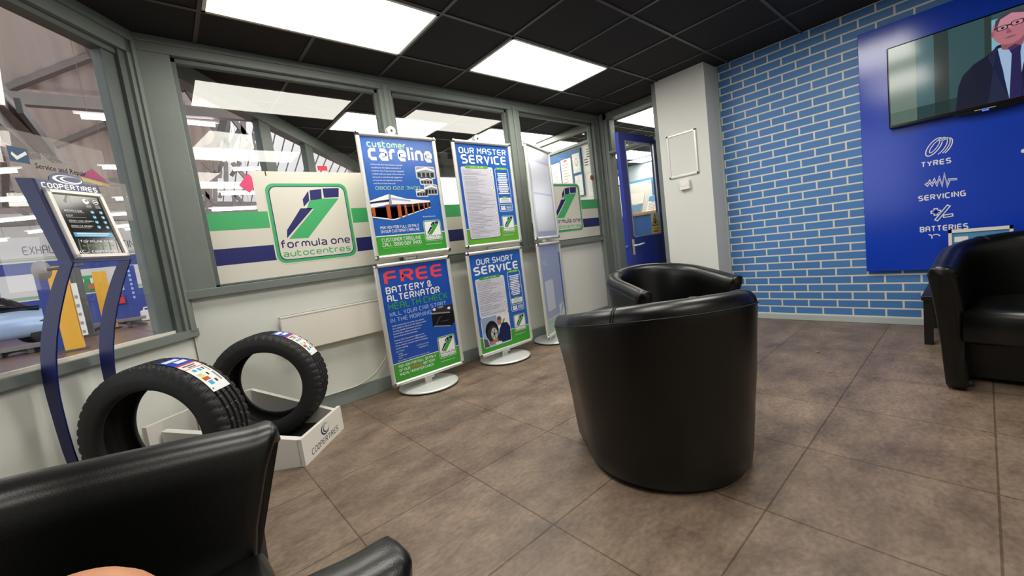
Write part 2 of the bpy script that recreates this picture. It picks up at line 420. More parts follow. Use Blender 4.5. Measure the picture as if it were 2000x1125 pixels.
# floor of waiting room plus the rooms beyond it
m = MB(); m.add([(CB.x-.2, BACKY-.1, 0), (XB+.1, BACKY-.1, 0), (9.2, 1.4, 0), (9.2, 6.2, 0), (2.4, 6.2, 0), (bp(-.05, 0, 0).x, bp(-.05, 0, 0).y, 0)],
      [(0, 1, 2, 3, 4, 5)], 'floor_tile')
struct(m.build('floor'))
m = MB(); m.add([(-30, -6, -.012), (20, -6, -.012), (20, 30, -.012), (-30, 30, -.012)], [(0, 1, 2, 3)], 'h_floor')
struct(m.build('floor_workshop'))
# dark suspended ceiling (waiting room + corridor + reception) with its grid of T bars
m = MB()
def cpoly(pts): m.add([(x, y, HC) for x, y in pts]+[(x, y, HC+.05) for x, y in pts], [tuple(range(len(pts)-1, -1, -1)), tuple(range(len(pts), 2*len(pts)))], 'ceil_black')
far = bp(-3.6, 0, 0)
cpoly([(CB.x, BACKY), (XB+.05, BACKY), (XB+.05, 1.4), (9.3, 1.4), (9.3, 6.3), (far.x, 6.3), (far.x, far.y), (BO.x, BO.y)])
struct(m.build('ceiling'))
def bx_at(y): return BO.x+(y-BO.y)*(.6494/.7604)          # x of the workshop partition at y
m = MB()
for k in range(-11, 12):
    x = 2.2+.6*k
    y0 = BACKY if x < XB else 1.45
    y1 = 6.2
    if x < BO.x: y1 = min(y1, BO.y+(x-BO.x)*(.7604/.6494)*1.0) if x < BO.x else y1
    if x < BO.x: y1 = BO.y+(x-BO.x)*(.7604/.6494)
    elif x < far.x: y1 = BO.y+(x-BO.x)*(.7604/.6494)
    if y1 > y0+.05: m.box((x-.011, y0, HC-.006), (x+.011, min(y1, 6.2), HC+.004), 'ceil_grid')
for k in range(-9, 6):
    y = 2.818+.6*k
    x0 = max(bx_at(y), CB.x); x1 = XB if y < 1.45 else 9.2
    if BACKY < y < 6.2: m.box((x0, y-.011, HC-.0062), (x1, y+.011, HC+.004), 'ceil_grid')
struct(m.build('trim_1'))

# walls
m = MB(); m.box((.1, YA-.01, 0), (4.5, YA+.1, .985), 'wall_grey'); struct(m.build('wall_front'))
m = MB(); m.box((.12, YA-.026, 0), (4.46, YA-.008, .115), 'skirting', bev=.004); struct(m.build('baseboard_front'))
m = MB(); bbox(m, 0, TEND, -.1, 0, 0, .745, 'wall_grey'); bbox(m, 3.3, TEND, -.1, 0, .745, HC, 'wall_grey'); struct(m.build('wall_left'))
m = MB(); bbox(m, .02, TEND, .0, .016, 0, .1, 'skirting'); struct(m.build('baseboard_left'))
m = MB(); m.box((XB, BACKY, 0), (XB+.12, 1.76, HC), 'brick_blue'); struct(m.build('wall_right'))
m = MB(); m.box((XB-.016, BACKY, 0), (XB, 1.75, .055), 'skirting_pale', bev=.004); struct(m.build('baseboard_right'))
m = MB(); m.box((4.22, 1.738, 0), (XD+.12, 2.245, HC), 'wall_white'); m.box((4.24, 2.245, 0), (XD+.05, 2.3, HC), 'frame_grey')
m.box((4.4925, 1.725, .055), (4.5095, 1.739, HC), 'skirting_pale')
struct(m.build('wall_pillar'))
m = MB(); m.box((CB.x, BACKY-.12, 0), (XB+.12, BACKY, HC), 'wall_grey'); struct(m.build('wall_back'))

# window_1 : the glazed screen on the front wall
win = struct(bpy.data.objects.new('window_1', None)); COL.objects.link(win); win.location = (2.3, YA, .985)
tag(win, 'grey painted internal glazed screen behind the poster stands', 'window')
m = MB()
F0, F1 = YA-.045, YA+.07
m.box((.1, F0, 2.462), (4.56, F1, HC), 'frame_grey', bev=.005)
m.box((.1, F0-.012, 2.515), (4.56, F0+.004, HC), 'frame_grey', bev=.003)
m.box((.1, F0, .985), (.262, F1, 2.4622), 'frame_grey', bev=.005)
m.box((.1, F0-.006, .975), (4.5, F1, 1.03), 'frame_grey', bev=.004)
for x0, x1 in ((1.585, 1.695), (2.985, 3.14), (4.42, 4.6)):
    m.box((x0, F0, .985), (x1, F1, 2.4622), 'frame_grey', bev=.005); m.box(((x0+x1)/2-.018, F0-.012, 1.0), ((x0+x1)/2+.018, F0+.004, 2.5), 'frame_grey', bev=.003)
m.box((4.38, F0-.03, 0), (4.54, YA+.06, 1.0), 'frame_grey', bev=.004)
m.build('window_frame', win)
m = MB()
PN = ((.262, 1.585), (1.695, 2.985), (3.14, 4.42))
for x0, x1 in PN:      # glazing beads
    for a, b in (((x0, 1.03), (x0+.026, 2.462)), ((x1-.026, 1.03), (x1, 2.462)), ((x0, 2.432), (x1, 2.462)), ((x0, 1.03), (x1, 1.046))):
        m.box((a[0], YA-.01, a[1]), (b[0], YA+.03, b[1]), 'frame_dark', bev=.004)
m.build('glazing_bead', win)
for x0, x1 in PN:
    m = MB(); m.add([(x0+.01, YA+.012, 1.03), (x1-.01, YA+.012, 1.03), (x1-.01, YA+.012, 2.462), (x0+.01, YA+.012, 2.462)], [(0, 1, 2, 3)], 'glass'); m.build('pane', win)

# window_2 : big window to the workshop on the left wall, continuing beyond the front wall
win = struct(bpy.data.objects.new('window_2', None)); COL.objects.link(win); win.location = bp(1.5, 0, .745)
tag(win, 'large grey framed window looking from the waiting room into the workshop', 'window')
m = MB()
bbox(m, -3.7, 3.32, -.07, .03, 2.43, HC, 'frame_grey'); bbox(m, .0, 3.32, .03, .045, 2.5, HC, 'frame_grey')
bbox(m, .0, .085, -.07, .03, .78, HC, 'frame_grey'); bbox(m, .085, .125, -.07, .012, .78, HC, 'frame_dark')
bbox(m, .125, .20, -.07, -.012, .78, 2.45, 'frame_dark'); bbox(m, .02, .06, .028, .043, .78, HC, 'frame_grey')
bbox(m, .125, 3.3, -.07, .0, 2.40, 2.45, 'frame_dark')
bbox(m, 0, 3.32, -.07, .04, .745, .79, 'frame_grey'); bbox(m, .1, 3.3, -.03, .0, .79, .806, 'film_white')
bbox(m, 3.24, 3.32, -.07, .03, .78, HC, 'frame_grey')
m.build('window_frame', win)
m = MB(); m.add([bp(.19, -.025, .80), bp(3.25, -.025, .80), bp(3.25, -.025, 2.42), bp(.19, -.025, 2.42)], [(0, 1, 2, 3)], 'glass'); m.build('pane', win)
m = MB()      # partition beyond the front wall
for t0, t1 in ((-1.33, -1.16), (-2.15, -1.98), (-3.6, -3.5)): bbox(m, t0, t1, -.035, .02, 0, 2.45, 'frame_dark')
bbox(m, -3.6, -.08, -.06, .03, .9, 1.0, 'frame_dark')
m.build('partition_post', win)
m = MB(); bbox(m, -3.6, -.12, -.04, .0, 0, .92, 'wall_grey'); m.build('partition_panel', win)
for t0, t1 in ((-1.16, -.12), (-1.98, -1.33), (-3.5, -2.15)):
    m = MB(); m.add([bp(t1, -.02, 1.0), bp(t0, -.02, 1.0), bp(t0, -.02, 2.43), bp(t1, -.02, 2.43)], [(0, 1, 2, 3)], 'glass_far'); m.build('pane', win)

# door wall: jamb, transom, open blue door
d1 = struct(bpy.data.objects.new('door_1', None)); COL.objects.link(d1); d1.location = (4.58, 2.48, 0)
tag(d1, 'blue half-glazed door standing open beside the pale pillar', 'door')
m = MB()
m.box((4.54, 3.1, 0), (4.68, YA+.06, HC), 'frame_grey', bev=.004); m.box((4.525, 3.15, 0), (4.55, 3.2, HC), 'frame_grey', bev=.003)
m.box((4.54, 2.3, 2.045), (4.68, 3.11, 2.085), 'frame_grey', bev=.004); m.box((4.53, 2.3, 2.05), (4.56, 3.11, 2.075), 'frame_grey')
m.box((4.54, 2.3, 2.475), (4.68, 3.2, HC), 'frame_grey', bev=.004); m.box((4.58, 2.3, 0), (4.68, 2.44, HC), 'frame_grey', bev=.004)
m.box((4.56, 3.07, 2.085), (4.66, 3.1, 2.475), 'frame_dark')
m.build('door_frame', d1)
m = MB(); m.add([(4.61, 2.44, 2.085), (4.61, 3.08, 2.085), (4.61, 3.08, 2.475), (4.61, 2.44, 2.475)], [(0, 1, 2, 3)], 'glass'); m.build('transom_pane', d1)
m = MB(); ya, yb = 2.48, 2.524
for a, b in (((3.82, 0), (3.925, 2.085)), ((4.514, 0), (4.575, 2.085)), ((3.925, 2.005), (4.514, 2.085)), ((3.925, 0), (4.514, .97))):
    m.box((a[0], ya, a[1]), (b[0], yb, b[1]), 'door_blue')
m.box((4.0, ya-.004, .12), (4.44, ya+.002, .62), 'door_blue', bev=.003)
dl = m.build('door_leaf', d1)
m = MB(); m.add([(3.92, 2.5, .965), (4.52, 2.5, .965), (4.52, 2.5, 2.01), (3.92, 2.5, 2.01)], [(0, 1, 2, 3)], 'glass'); m.build('pane', dl)
m = MB()
for a, b in (((3.925, .97), (3.94, 2.005)), ((4.50, .97), (4.514, 2.005)), ((3.925, .97), (4.514, .982))): m.box((a[0], ya-.003, a[1]), (b[0], ya+.012, b[1]), 'steel')
m.build('glazing_trim', dl)
m = MB(); m.box((3.875, ya-.009, .785), (3.915, ya, .955), 'steel', bev=.003); m.tube([(3.895, ya-.005, .885), (3.895, ya-.05, .885), (3.91, ya-.055, .886), (4.03, ya-.055, .894)], .009, 'steel', 8)
m.tube([(3.8, 2.50, .885), (3.822, 2.50, .885)], .01, 'steel', 8)
m.build('door_handle', dl)
s = Sheet((4.345, ya+.016, .985), (1, 0, 0), (0, 0, 1), (0, -1, 0), .155, .235)
s.rect(0, .32, 1, 1, 'film_white', 0).rect(0, 0, 1, .31, 'yellow', 0)
s.poly([(.02, .36), (.98, .36), (.5, .98)], 'p_black', 1).poly([(.14, .41), (.86, .41), (.5, .88)], 'yellow', 2)
s.poly([(.4, .46), (.62, .46), (.66, .55), (.56, .63), (.6, .68), (.5, .76), (.42, .7), (.5, .62), (.36, .56)], 'p_black', 3)
s.bf('CAUTION', .5, .19, .06, 'p_black', 2, .7, align=.5).rect(.14, .07, .86, .115, 'p_black', 2)
s.build('caution_sign', dl)

# ================================================================ CEILING LIGHTS
def ceil_light(x0, y0, label, x1=None, y1=None, group=None):
    x1 = x1 or x0+1.2; y1 = y1 or y0+.6
    t = thing('ceiling_light', label, 'ceiling light', ((x0+x1)/2, (y0+y1)/2, HC-.01), 0, group)
    m = MB(); z = HC-.011
    for a, b in (((x0+.01, y0+.01), (x1-.01, y0+.028)), ((x0+.01, y1-.028), (x1-.01, y1-.01)), ((x0+.01, y0+.01), (x0+.028, y1-.01)), ((x1-.028, y0+.01), (x1-.01, y1-.01))):
        m.box((a[0], a[1], z), (b[0], b[1], HC+.002), 'white_gloss')
    m.build('light_frame', t)
    m = MB(); m.add([(x0+.026, y0+.026, z+.004), (x0+.026, y1-.026, z+.004), (x1-.026, y1-.026, z+.004), (x1-.026, y0+.026, z+.004)], [(0, 1, 2, 3)], 'panel_light')
    m.build('diffuser', t)
    return t
ceil_light(.4, 2.218, 'bright white rectangular LED ceiling panel, the larger-looking one cut by the top of the photo')
ceil_light(2.2, 2.218, 'bright white rectangular LED ceiling panel in front of the pillar, above the poster stands')
ceil_light(.4, .418, 'white LED ceiling panel above the viewpoint, seen only as a reflection in the glass')
ceil_light(2.2, .418, 'white LED ceiling panel above the black tub chairs, just outside the photo')
ceil_light(.4, -1.382, 'unseen white LED ceiling panel added behind the viewpoint for light')  # unseen panel, added to light the room from behind
ceil_light(1.6, 4.018, 'white LED ceiling panel beyond the glass screen, behind the careline poster stand')
ceil_light(3.4, 4.018, 'white LED ceiling panel beyond the glass screen, above the master service poster')
ceil_light(4.9, 4.2, 'white LED ceiling panel in the reception seen above the papers on the glass')
ceil_light(4.96, 2.66, 'white LED ceiling panel in the reception seen through the glass above the blue door')
ceil_light(6.8, 4.3, 'white LED ceiling panel seen through the upper left of the blue door glass')
ceil_light(8.05, 4.5, 'farthest white LED ceiling panel seen at the right edge of the blue door glass', 8.65, 5.1)

# ================================================================ LOGO FILMS ON THE SCREEN GLASS
def band(sh, x0, x1, z0, top_green=1.508, l=0):
    f = lambda x, z: ((x-x0)/(x1-x0), (z-1.0)/1.0)
    sh.rect(0, z0-1.0, 1, 1.395-1.0, 'film_white', l); sh.rect(0, .393, 1, top_green-1.0, 'film_green', l+1); sh.rect(0, .165, 1, .273, 'film_navy', l+1)
x0, x1 = .27, 1.58
s = Sheet((x0, YA+.004, 1.0), (1, 0, 0), (0, 0, 1), (0, -1, 0), x1-x0, 1.0)
band(s, x0, x1, 1.04)
s.poly([((.58-x0)/(x1-x0), .508), ((.582-x0)/(x1-x0), .784), (1, .787), (1, .508)], 'film_white', 0)
s.logo((.645-x0)/(x1-x0), .135, .565/(x1-x0), .565, 3)
s.rect((.665-x0)/(x1-x0), .752, (.672-x0)/(x1-x0), .785, 'p_black', 3)
tag(s.build('window_film'), 'striped window film with a big square numeral logo, left of the poster stands', 'window film', 'striped films on the screen glass')
x0, x1 = 1.70, 2.98
s = Sheet((x0, YA+.004, 1.0), (1, 0, 0), (0, 0, 1), (0, -1, 0), x1-x0, 1.0); band(s, x0, x1, 1.04)
tag(s.build('window_film'), 'striped window film glimpsed between the first and second poster stands', 'window film', 'striped films on the screen glass')
x0, x1 = 3.15, 4.41
s = Sheet((x0, YA+.004, 1.0), (1, 0, 0), (0, 0, 1), (0, -1, 0), x1-x0, 1.0); band(s, x0, x1, 1.04)
s.logo((3.50-x0)/(x1-x0), .135, .56/(x1-x0), .565, 3)
tag(s.build('window_film'), 'striped window film with a square numeral logo half hidden by the third poster stand', 'window film', 'striped films on the screen glass')
# pink diamond and red card on the glass
def sticker(name, P, label, cat, fn, W, H, U=(1, 0, 0), N=(0, -1, 0)):
    s = Sheet(P, U, (0, 0, 1), N, W, H); fn(s); return tag(s.build(name), label, cat)
sticker('diamond_sticker', at_y(470, 378, YA+.006), 'pink diamond sticker on the screen glass left of the white board', 'sticker',
        lambda s: s.poly([(.0, .42), (.62, 1), (1, .6), (.86, .36), (.5, 0)], 'pink', 0), .105, .135)
sticker('red_card', at_y(621, 333, YA+.006), 'small red card peeking over the top edge of the white window film', 'card',
        lambda s: s.rect(0, 0, 1, 1, 'red', 0), .07, .035)

# stickers on the workshop window (left wall)
def bsheet(t, z, W, H, g=-.012): return Sheet(bp(t, g, z), -BT, (0, 0, 1), BN, W, H)
s = bsheet(.765, 1.525, .44, .30)
s.poly([(0, .02), (1, 0), (1, .98), (0, 1)], 'sticker_clear', 0)
s.rect(.03, .52, .20, .74, 'sticker_blue', 1).poly([(.05, .62), (.09, .55), (.19, .66), (.18, .70), (.10, .61), (.06, .66)], 'p_white', 2)
s.bf('MOTOR INDUSTRY', .23, .67, .055, 'p_grey', 1, .44).bf('CODES OF PRACTICE', .23, .585, .055, 'p_grey', 1, .44).bf('Service and Repair', .24, .475, .085, 'p_black', 1, .50).bf('Service and Repair', .242, .477, .085, 'p_black', 1, .50)
tag(s.build('window_sticker'), 'clear window sticker reading Service and Repair with a blue tick square', 'sticker')
s = bsheet(.475, 1.625, .155, .09)
s.poly([(0, .45), (.48, 1), (1, .25)], 'pink_dark', 0).poly([(.04, .40), (.95, .22), (1.0, .05), (.1, .18)], 'lemon', 0).ell(.5, .68, .07, .12, 'pink', 1).ell(.5, .7, .05, .08, 'pink_dark', 2)
tag(s.build('window_sticker'), 'magenta and yellow triangle sticker above the black tyre leaflet stand', 'sticker')
s = bsheet(.36, 1.46, .13, .20); s.rect(0, 0, 1, 1, 'sticker_clear', 0)
tag(s.build('window_sticker'), 'blank pale translucent sticker beside the corner post of the workshop window', 'sticker')

# ================================================================ HEATER, CABLE
t = thing('wall_heater', 'white flat panel heater low on the wall behind the tyres', 'heater', (1.2, YA-.02, .5))
m = MB(); m.box((.575, YA-.075, .505), (1.9, YA-.03, .768), 'heater_white', bev=.006); m.build('heater_body', t)
m = MB(); m.box((.575, YA-.078, .752), (1.9, YA-.028, .768), 'white_gloss', bev=.004); m.build('top_rail', t)
for x in (.8, 1.6): m = MB(); m.box((x, YA-.032, .55), (x+.06, YA-.009, .72), 'heater_white'); m.build('wall_bracket', t)
pts = [at_y(x, y, YA-.035) for x, y in ((762, 640), (756, 690), (745, 712), (728, 733), (700, 752), (672, 762), (650, 769), (620, 778))]
pts = [pts[0]]+[p for p in pts[1:]]
def smooth(pts, n=6):
    out = []
    for i in range(len(pts)-1):
        a = pts[max(i-1, 0)]; b = pts[i]; c = pts[i+1]; d = pts[min(i+2, len(pts)-1)]
        for k in range(n):
            u = k/n; out.append(.5*((2*b)+(c-a)*u+(2*a-5*b+4*c-d)*u*u+(3*b-a-3*c+d)*u**3))
    return out+[pts[-1]]
m = MB(); m.tube(smooth(pts), .005, 'cable_white', 8); tag(m.build('power_cable'), 'thin white cable drooping from the heater to the skirting', 'cable')

# ================================================================ POSTERS
def base_sheet(O, W, H, n=(0, -1, 0)): return Sheet(O, (1, 0, 0), (0, 0, 1), n, W, H)
def body(s, lines, u, v, dv, h, m, maxw, l=2):
    for k, t in enumerate(lines): s.bf(t, u, v-k*dv, h, m, l, maxw)
def tick(s, u, v, l=4): s.ell(u, v, .028, .019, 'p_white', l).line([(u-.014, v), (u-.004, v-.009), (u+.018, v+.012)], .006, 'p_green', l+1)
def careline(s):
    s.rect(0, 0, 1, 1, 'p_blue', 0).rect(0, 0, 1, .158, 'p_green', 1).rect(0, .158, 1, .166, 'p_white', 1)
    s.st('customer', .075, .915, .60, .975, 'p_pale', 1.3).st('careline', .075, .805, .97, .945, 'p_white', 1.55)
    body(s, ['As Formula One Autocentres, we pride', 'ourselves on the highest standards of', 'customer care. If you are not completely', 'satisfied with any aspect of the work, we',
             'carry out or you have any suggestions', 'on how we can improve our service,', "we'd like to hear from you!"], .085, .765, .0265, .013, 'p_white', .52)
    s.st('0800 022 3400', .10, .557, .72, .587, 'p_pale', .7)
    for a in ((.69, .655, .98, .765), (.73, .60, .93, .668), (.78, .505, .985, .602), (.65, .49, .83, .56)):
        s.rr(*a, .012, 'p_white', 2+(a[0] > .7)); l = 3+(a[0] > .7)
        u0, v0, u1, v1 = a[0]+.008, a[1]+.006, a[2]-.008, a[3]-.006; dv = v1-v0; du = u1-u0
        s.rr(u0, v0, u1, v1, .01, 'p_grey', l); s.poly([(u0, v0+dv*.55), (u0+du*.55, v0+dv*.8), (u1, v0+dv*.6), (u1, v0+dv*.75), (u0+du*.55, v1), (u0, v0+dv*.75)], 'p_white', l+1)
        for k in range(4): s.rect(u0+du*(.06+.24*k), v0+dv*.1, u0+du*(.22+.24*k), v0+dv*.5, 'p_black', l+1)
    # printed picture of the workshop building
    s.poly([(0, .335), (.28, .305), (.82, .40), (.82, .405), (.0, .405)], 'p_grey', 2)
    s.poly([(0, .33), (.27, .30), (.30, .30), (.30, .42), (0, .40)], 'p_black', 2); s.poly([(.30, .30), (.84, .395), (.84, .44), (.30, .42)], 'p_black', 2)
    s.poly([(0, .405), (.25, .43), (.55, .43), (.84, .44), (.84, .455), (.5, .475), (.26, .52), (0, .465)], 'p_white', 3)
    s.poly([(0, .44), (.25, .455), (.26, .475), (0, .455)], 'p_navy', 4); s.poly([(.29, .47), (.55, .45), (.55, .462), (.29, .49)], 'p_lav', 4)
    s.poly([(.24, .425), (.285, .425), (.285, .515), (.26, .52)], 'p_grey', 4)
    for u, w_, a, b in ((.01, .04, .335, .41), (.20, .05, .31, .43), (.35, .05, .31, .425), (.45, .03, .325, .425), (.56, .022, .345, .43), (.65, .02, .36, .435), (.73, .018, .372, .437), (.79, .018, .38, .44)):
        s.poly([(u, a), (u+w_, a+.003), (u+w_, b), (u, b)], 'p_orange', 4)
    s.poly([(-.0, .325), (.27, .293), (.31, .296), (.84, .392), (.84, .398), (.30, .305), (.27, .303), (0, .335)], 'p_white', 4)
    s.bf('Branches Nationwide', .70, .305, .011, 'p_white', 2, .26)
    s.st('ASK NOW FOR FULL DETAILS', .08, .222, .62, .247, 'p_white', .95).st('ON OUR CUSTOMER CARELINE', .08, .188, .62, .213, 'p_white', .95)
    s.st('CUSTOMER CARELINE', .075, .11, .62, .142, 'p_white', .9).st('CALL 0800 022 3400', .075, .07, .62, .102, 'p_white', .9)
    s.rect(.08, .055, .62, .0565, 'p_pale', 2)
    s.logo(.69, .085, .26, .185, 2, navy='p_navy', green='p_green', white='p_white'); s.bf('www.f1autocentres.com', .69, .05, .012, 'p_white', 2, .27)
def free(s):
    s.rect(0, 0, 1, 1, 'p_blue2', 0).rect(0, 0, 1, .158, 'p_green', 1).rect(0, .158, 1, .164, 'p_white', 1)
    s.st('FREE', .06, .85, .92, .965, 'p_red', 1.25).st('BATTERY &', .06, .77, .72, .83, 'p_white', 1.2).st('ALTERNATOR', .06, .70, .83, .76, 'p_white', 1.2)
    s.st('HEALTH CHECK', .06, .63, .94, .69, 'p_green', 1.0).st('WILL YOUR CAR START', .06, .573, .90, .612, 'p_lav', 1.0).st('IN THE MORNING?', .06, .52, .70, .558, 'p_lav', 1.0)
    body(s, ['Faulty batteries are one of the main reasons', 'for breakdown calls in the UK. Regular checks', 'can help identify and prevent premature', 'battery failure, which can result in an', 'inconvenient vehicle breakdown.'],
         .07, .485, .0235, .0125, 'p_white', .55)
    body(s, ["Formula One Autocentres' highly trained", 'technicians can carry out a FREE inspection', "of your vehicle's complete electrical charging", 'system including:'], .07, .355, .0235, .0125, 'p_white', .57)
    s.bf('BATTERY', .07, .255, .014, 'p_pale', 2, .2).bf('ALTERNATOR', .36, .262, .014, 'p_pale', 2, .26)
    body(s, ['Voltage', 'Starting Power', 'Status'], .09, .235, .019, .010, 'p_white', .25); s.bf('Voltage Regulator', .38, .243, .010, 'p_white', 2, .23)
    s.bf('And provide you with a full print out of the test results.', .07, .175, .010, 'p_white', 2, .68)
    # printed picture of a car battery
    s.poly([(.64, .40), (.93, .365), (1.0, .40), (1.0, .52), (.94, .50), (.65, .525)], 'p_black', 2)
    s.poly([(.65, .525), (.94, .50), (1.0, .525), (1.0, .565), (.78, .575), (.69, .56)], 'dark_rubber', 3)
    s.poly([(.64, .515), (.94, .49), (.94, .50), (.65, .528)], 'p_grey', 4); s.ell(.70, .553, .022, .012, 'p_white', 4); s.ell(.93, .538, .024, .012, 'p_white', 4); s.ell(.80, .562, .05, .008, 'p_grey', 4)
    s.line([(.70, .41), (.76, .47), (.80, .47)], .006, 'p_text', 3); s.rect(.78, .425, .90, .43, 'p_text', 3)
    s.poly([(.66, .395), (.92, .362), (.92, .372), (.66, .405)], 'p_grey', 3)
    s.st('ASK NOW FOR FULL DETAILS', .07, .118, .62, .142, 'p_white', .95).st('OF OUR', .07, .082, .225, .106, 'p_white', .95).st('FREE', .245, .082, .40, .106, 'p_red', 1.3)
    s.st('BATTERY', .42, .082, .60, .106, 'p_white', .95).st('AND ALTERNATOR CHECK', .07, .046, .57, .07, 'p_white', .95)
    s.logo(.68, .085, .27, .20, 2, navy='p_navy', green='p_green', white='p_white'); s.bf('www.f1autocentres.com', .69, .05, .011, 'p_white', 2, .25)
def list_block(s, u0, u1, v1, v0, groups):
    n = sum(k+1.6 for _, k in groups); dv = (v1-v0)/n; v = v1
    for gi, (hd, k) in enumerate(groups):
        if gi: s.rect(u0, v+dv*.25, u1, v+dv*.25+.0015, 'p_white', 3)
        s.bf(hd, u0+.02, v-dv*.9, dv*.62, 'p_navy', 3, u1-u0-.12); tick(s, u1-.035, v-dv*.5, 3); v -= dv*1.25
        for j in range(k):
            wd = (u1-u0)*random.uniform(.4, .92); s.rect(u0+.03, v-dv*.72, u0+.03+wd, v-dv*.42, 'p_grey', 3); s.rect(u0+.015, v-dv*.72, u0+.021, v-dv*.42, 'p_grey', 3); v -= dv
        v -= dv*.35
def side_box(s, v0, v1):
    s.rr(.68, v0, .95, v1, .016, 'p_white', 1).rr(.687, v0+.005, .943, v1-.005, .014, 'p_blue', 2)
    s.rr(.70, v1-.012, .93, v1+.012, .01, 'p_green2', 3).st('WHAT YOU GET', .73, v1-.006, .90, v1+.006, 'p_white', .9, 4)
    h = v1-v0
    for a, n in ((.90, 4), (.73, 4), (.56, 4)):
        for k in range(n): wd = random.uniform(.15, .22); s.rect(.815-wd/2, v0+h*a-k*.019-.011, .815+wd/2, v0+h*a-k*.019, 'p_white', 3)
    for a in (.745, .575): s.rect(.70, v0+h*a, .93, v0+h*a+.0015, 'p_lav', 3)
    s.rr(.70, v0+h*.20, .93, v0+h*.32, .008, 'p_white', 3).rr(.76, v0+h*.305, .87, v0+h*.35, .008, 'p_green2', 4).st('FACT', .785, v0+h*.313, .845, v0+h*.34, 'p_white', .9, 5)
    for k in range(3): s.rect(.73, v0+h*(.285-.028*k), .90, v0+h*(.275-.028*k), 'p_grey', 4)
    s.rect(.70, v0+h*.155, .93, v0+h*.175, 'p_pale', 3)
    for k in range(3): s.ell(.725+.03*k, v0+h*.11, .014, .011, 'p_white', 3); s.poly([(.705+.03*k, v0+h*.03), (.745+.03*k, v0+h*.03), (.737+.03*k, v0+h*.085), (.713+.03*k, v0+h*.085)], 'p_white', 3)
    for k in range(4): s.rect(.82, v0+h*(.125-.025*k), .93, v0+h*(.115-.025*k), 'p_white', 3)
def master(s):
    s.rect(0, 0, 1, 1, 'p_blue', 0).rect(0, 0, 1, .155, 'p_green2', 1).rect(0, .155, 1, .161, 'p_white', 1)
    s.st('OUR MASTER', .06, .905, .95, .965, 'p_white', 1.1).st('SERVICE', .08, .805, .94, .895, 'p_white', 1.4)
    s.rr(.055, .05, .64, .775, .018, 'p_white', 1).rr(.062, .055, .633, .77, .016, 'p_lilac', 2).rr(.13, .758, .55, .788, .012, 'p_green2', 3).st('WHAT WE DO', .22, .766, .46, .78, 'p_white', .9, 4)
    list_block(s, .065, .63, .75, .06, [('Stage 1: ROAD TEST', 3), ('Stage 2: VEHICLE ON FLOOR', 7), ('Stage 3: VEHICLE ON RAMP', 15), ('Stage 4: SERVICE TASKS', 7), ('Stage 5: SCHEDULED SERVICE TASKS', 6), ('Stage 6: ROAD TEST', 1)])
    side_box(s, .315, .765)
    s.logo(.70, .095, .24, .17, 2, navy='p_navy', green='p_green', white='p_white'); s.bf('www.f1autocentres.com', .68, .06, .011, 'p_white', 2, .27)
def short(s):
    s.rect(0, 0, 1, 1, 'p_blue', 0).rect(0, 0, 1, .16, 'p_green', 1).rect(0, .16, 1, .166, 'p_white', 1)
    s.st('OUR SHORT', .12, .895, .85, .955, 'p_white', 1.1).st('SERVICE', .05, .795, .94, .88, 'p_white', 1.4)
    s.rr(.055, .36, .61, .755, .018, 'p_white', 1).rr(.062, .365, .603, .75, .016, 'p_lilac', 2).rr(.13, .742, .54, .77, .012, 'p_green', 3).st('WHAT WE DO', .22, .75, .45, .763, 'p_white', .9, 4)
    list_block(s, .065, .60, .735, .37, [('Stage 1: VEHICLE ON FLOOR', 5), ('Stage 2: VEHICLE ON RAMP', 7), ('Stage 3: SERVICE TASKS', 3), ('Stage 4: ROAD TEST', 1)])
    # printed photo of a mechanic kneeling at a wheel
    s.rr(.055, .045, .61, .365, .02, 'p_white', 3).rr(.065, .052, .60, .358, .018, 'p_lav', 4)
    s.poly([(.065, .20), (.35, .30), (.35, .358), (.065, .358)], 'h_car', 5); s.ell(.24, .205, .125, .105, 'p_black', 6); s.ell(.25, .17, .105, .095, 'dark_rubber', 7); s.ell(.275, .17, .062, .065, 'alu', 8)
    for k in range(5): s.line([(.275, .17), (.275+.055*math.cos(k*1.257), .17+.06*math.sin(k*1.257))], .012, 'p_grey', 9)
    s.ell(.275, .17, .015, .014, 'p_black', 10); s.rect(.36, .21, .60, .355, 'paper', 5); s.poly([(.45, .25), (.49, .30), (.52, .30), (.475, .24)], 'p_green', 6)
    s.poly([(.36, .06), (.595, .06), (.60, .20), (.55, .255), (.44, .26), (.39, .20)], 'p_navy', 8); s.ell(.40, .285, .042, .04, 'p_skin', 8); s.poly([(.36, .30), (.37, .335), (.43, .338), (.45, .29), (.42, .30)], 'p_text', 9)
    s.poly([(.37, .12), (.40, .09), (.20, .065), (.15, .085), (.20, .10)], 'p_skin', 9); s.poly([(.40, .20), (.44, .17), (.40, .09), (.33, .085), (.34, .13)], 'p_navy', 10)
    s.rect(.28, .055, .40, .075, 'p_white', 9); s.poly([(.065, .052), (.16, .052), (.13, .13), (.065, .15)], 'p_text', 5)
    side_box(s, .345, .775)
    s.logo(.70, .125, .24, .175, 2, navy='p_navy', green='p_green', white='p_white'); s.bf('www.f1autocentres.com', .69, .085, .011, 'p_white', 2, .25)
def mot_up(s):
    s.rect(0, 0, 1, 1, 'mot_glare', 0); s.st('MOT', .10, .875, .52, .95, 'mot_line', 1.0).st('NOTICE', .55, .917, .86, .95, 'mot_line', .8).st('BOARD', .55, .875, .86, .907, 'mot_line', .8)
    s.rr(.10, .50, .93, .845, .01, 'mot_white', 1).rr(.10, .06, .93, .48, .01, 'mot_white', 1)
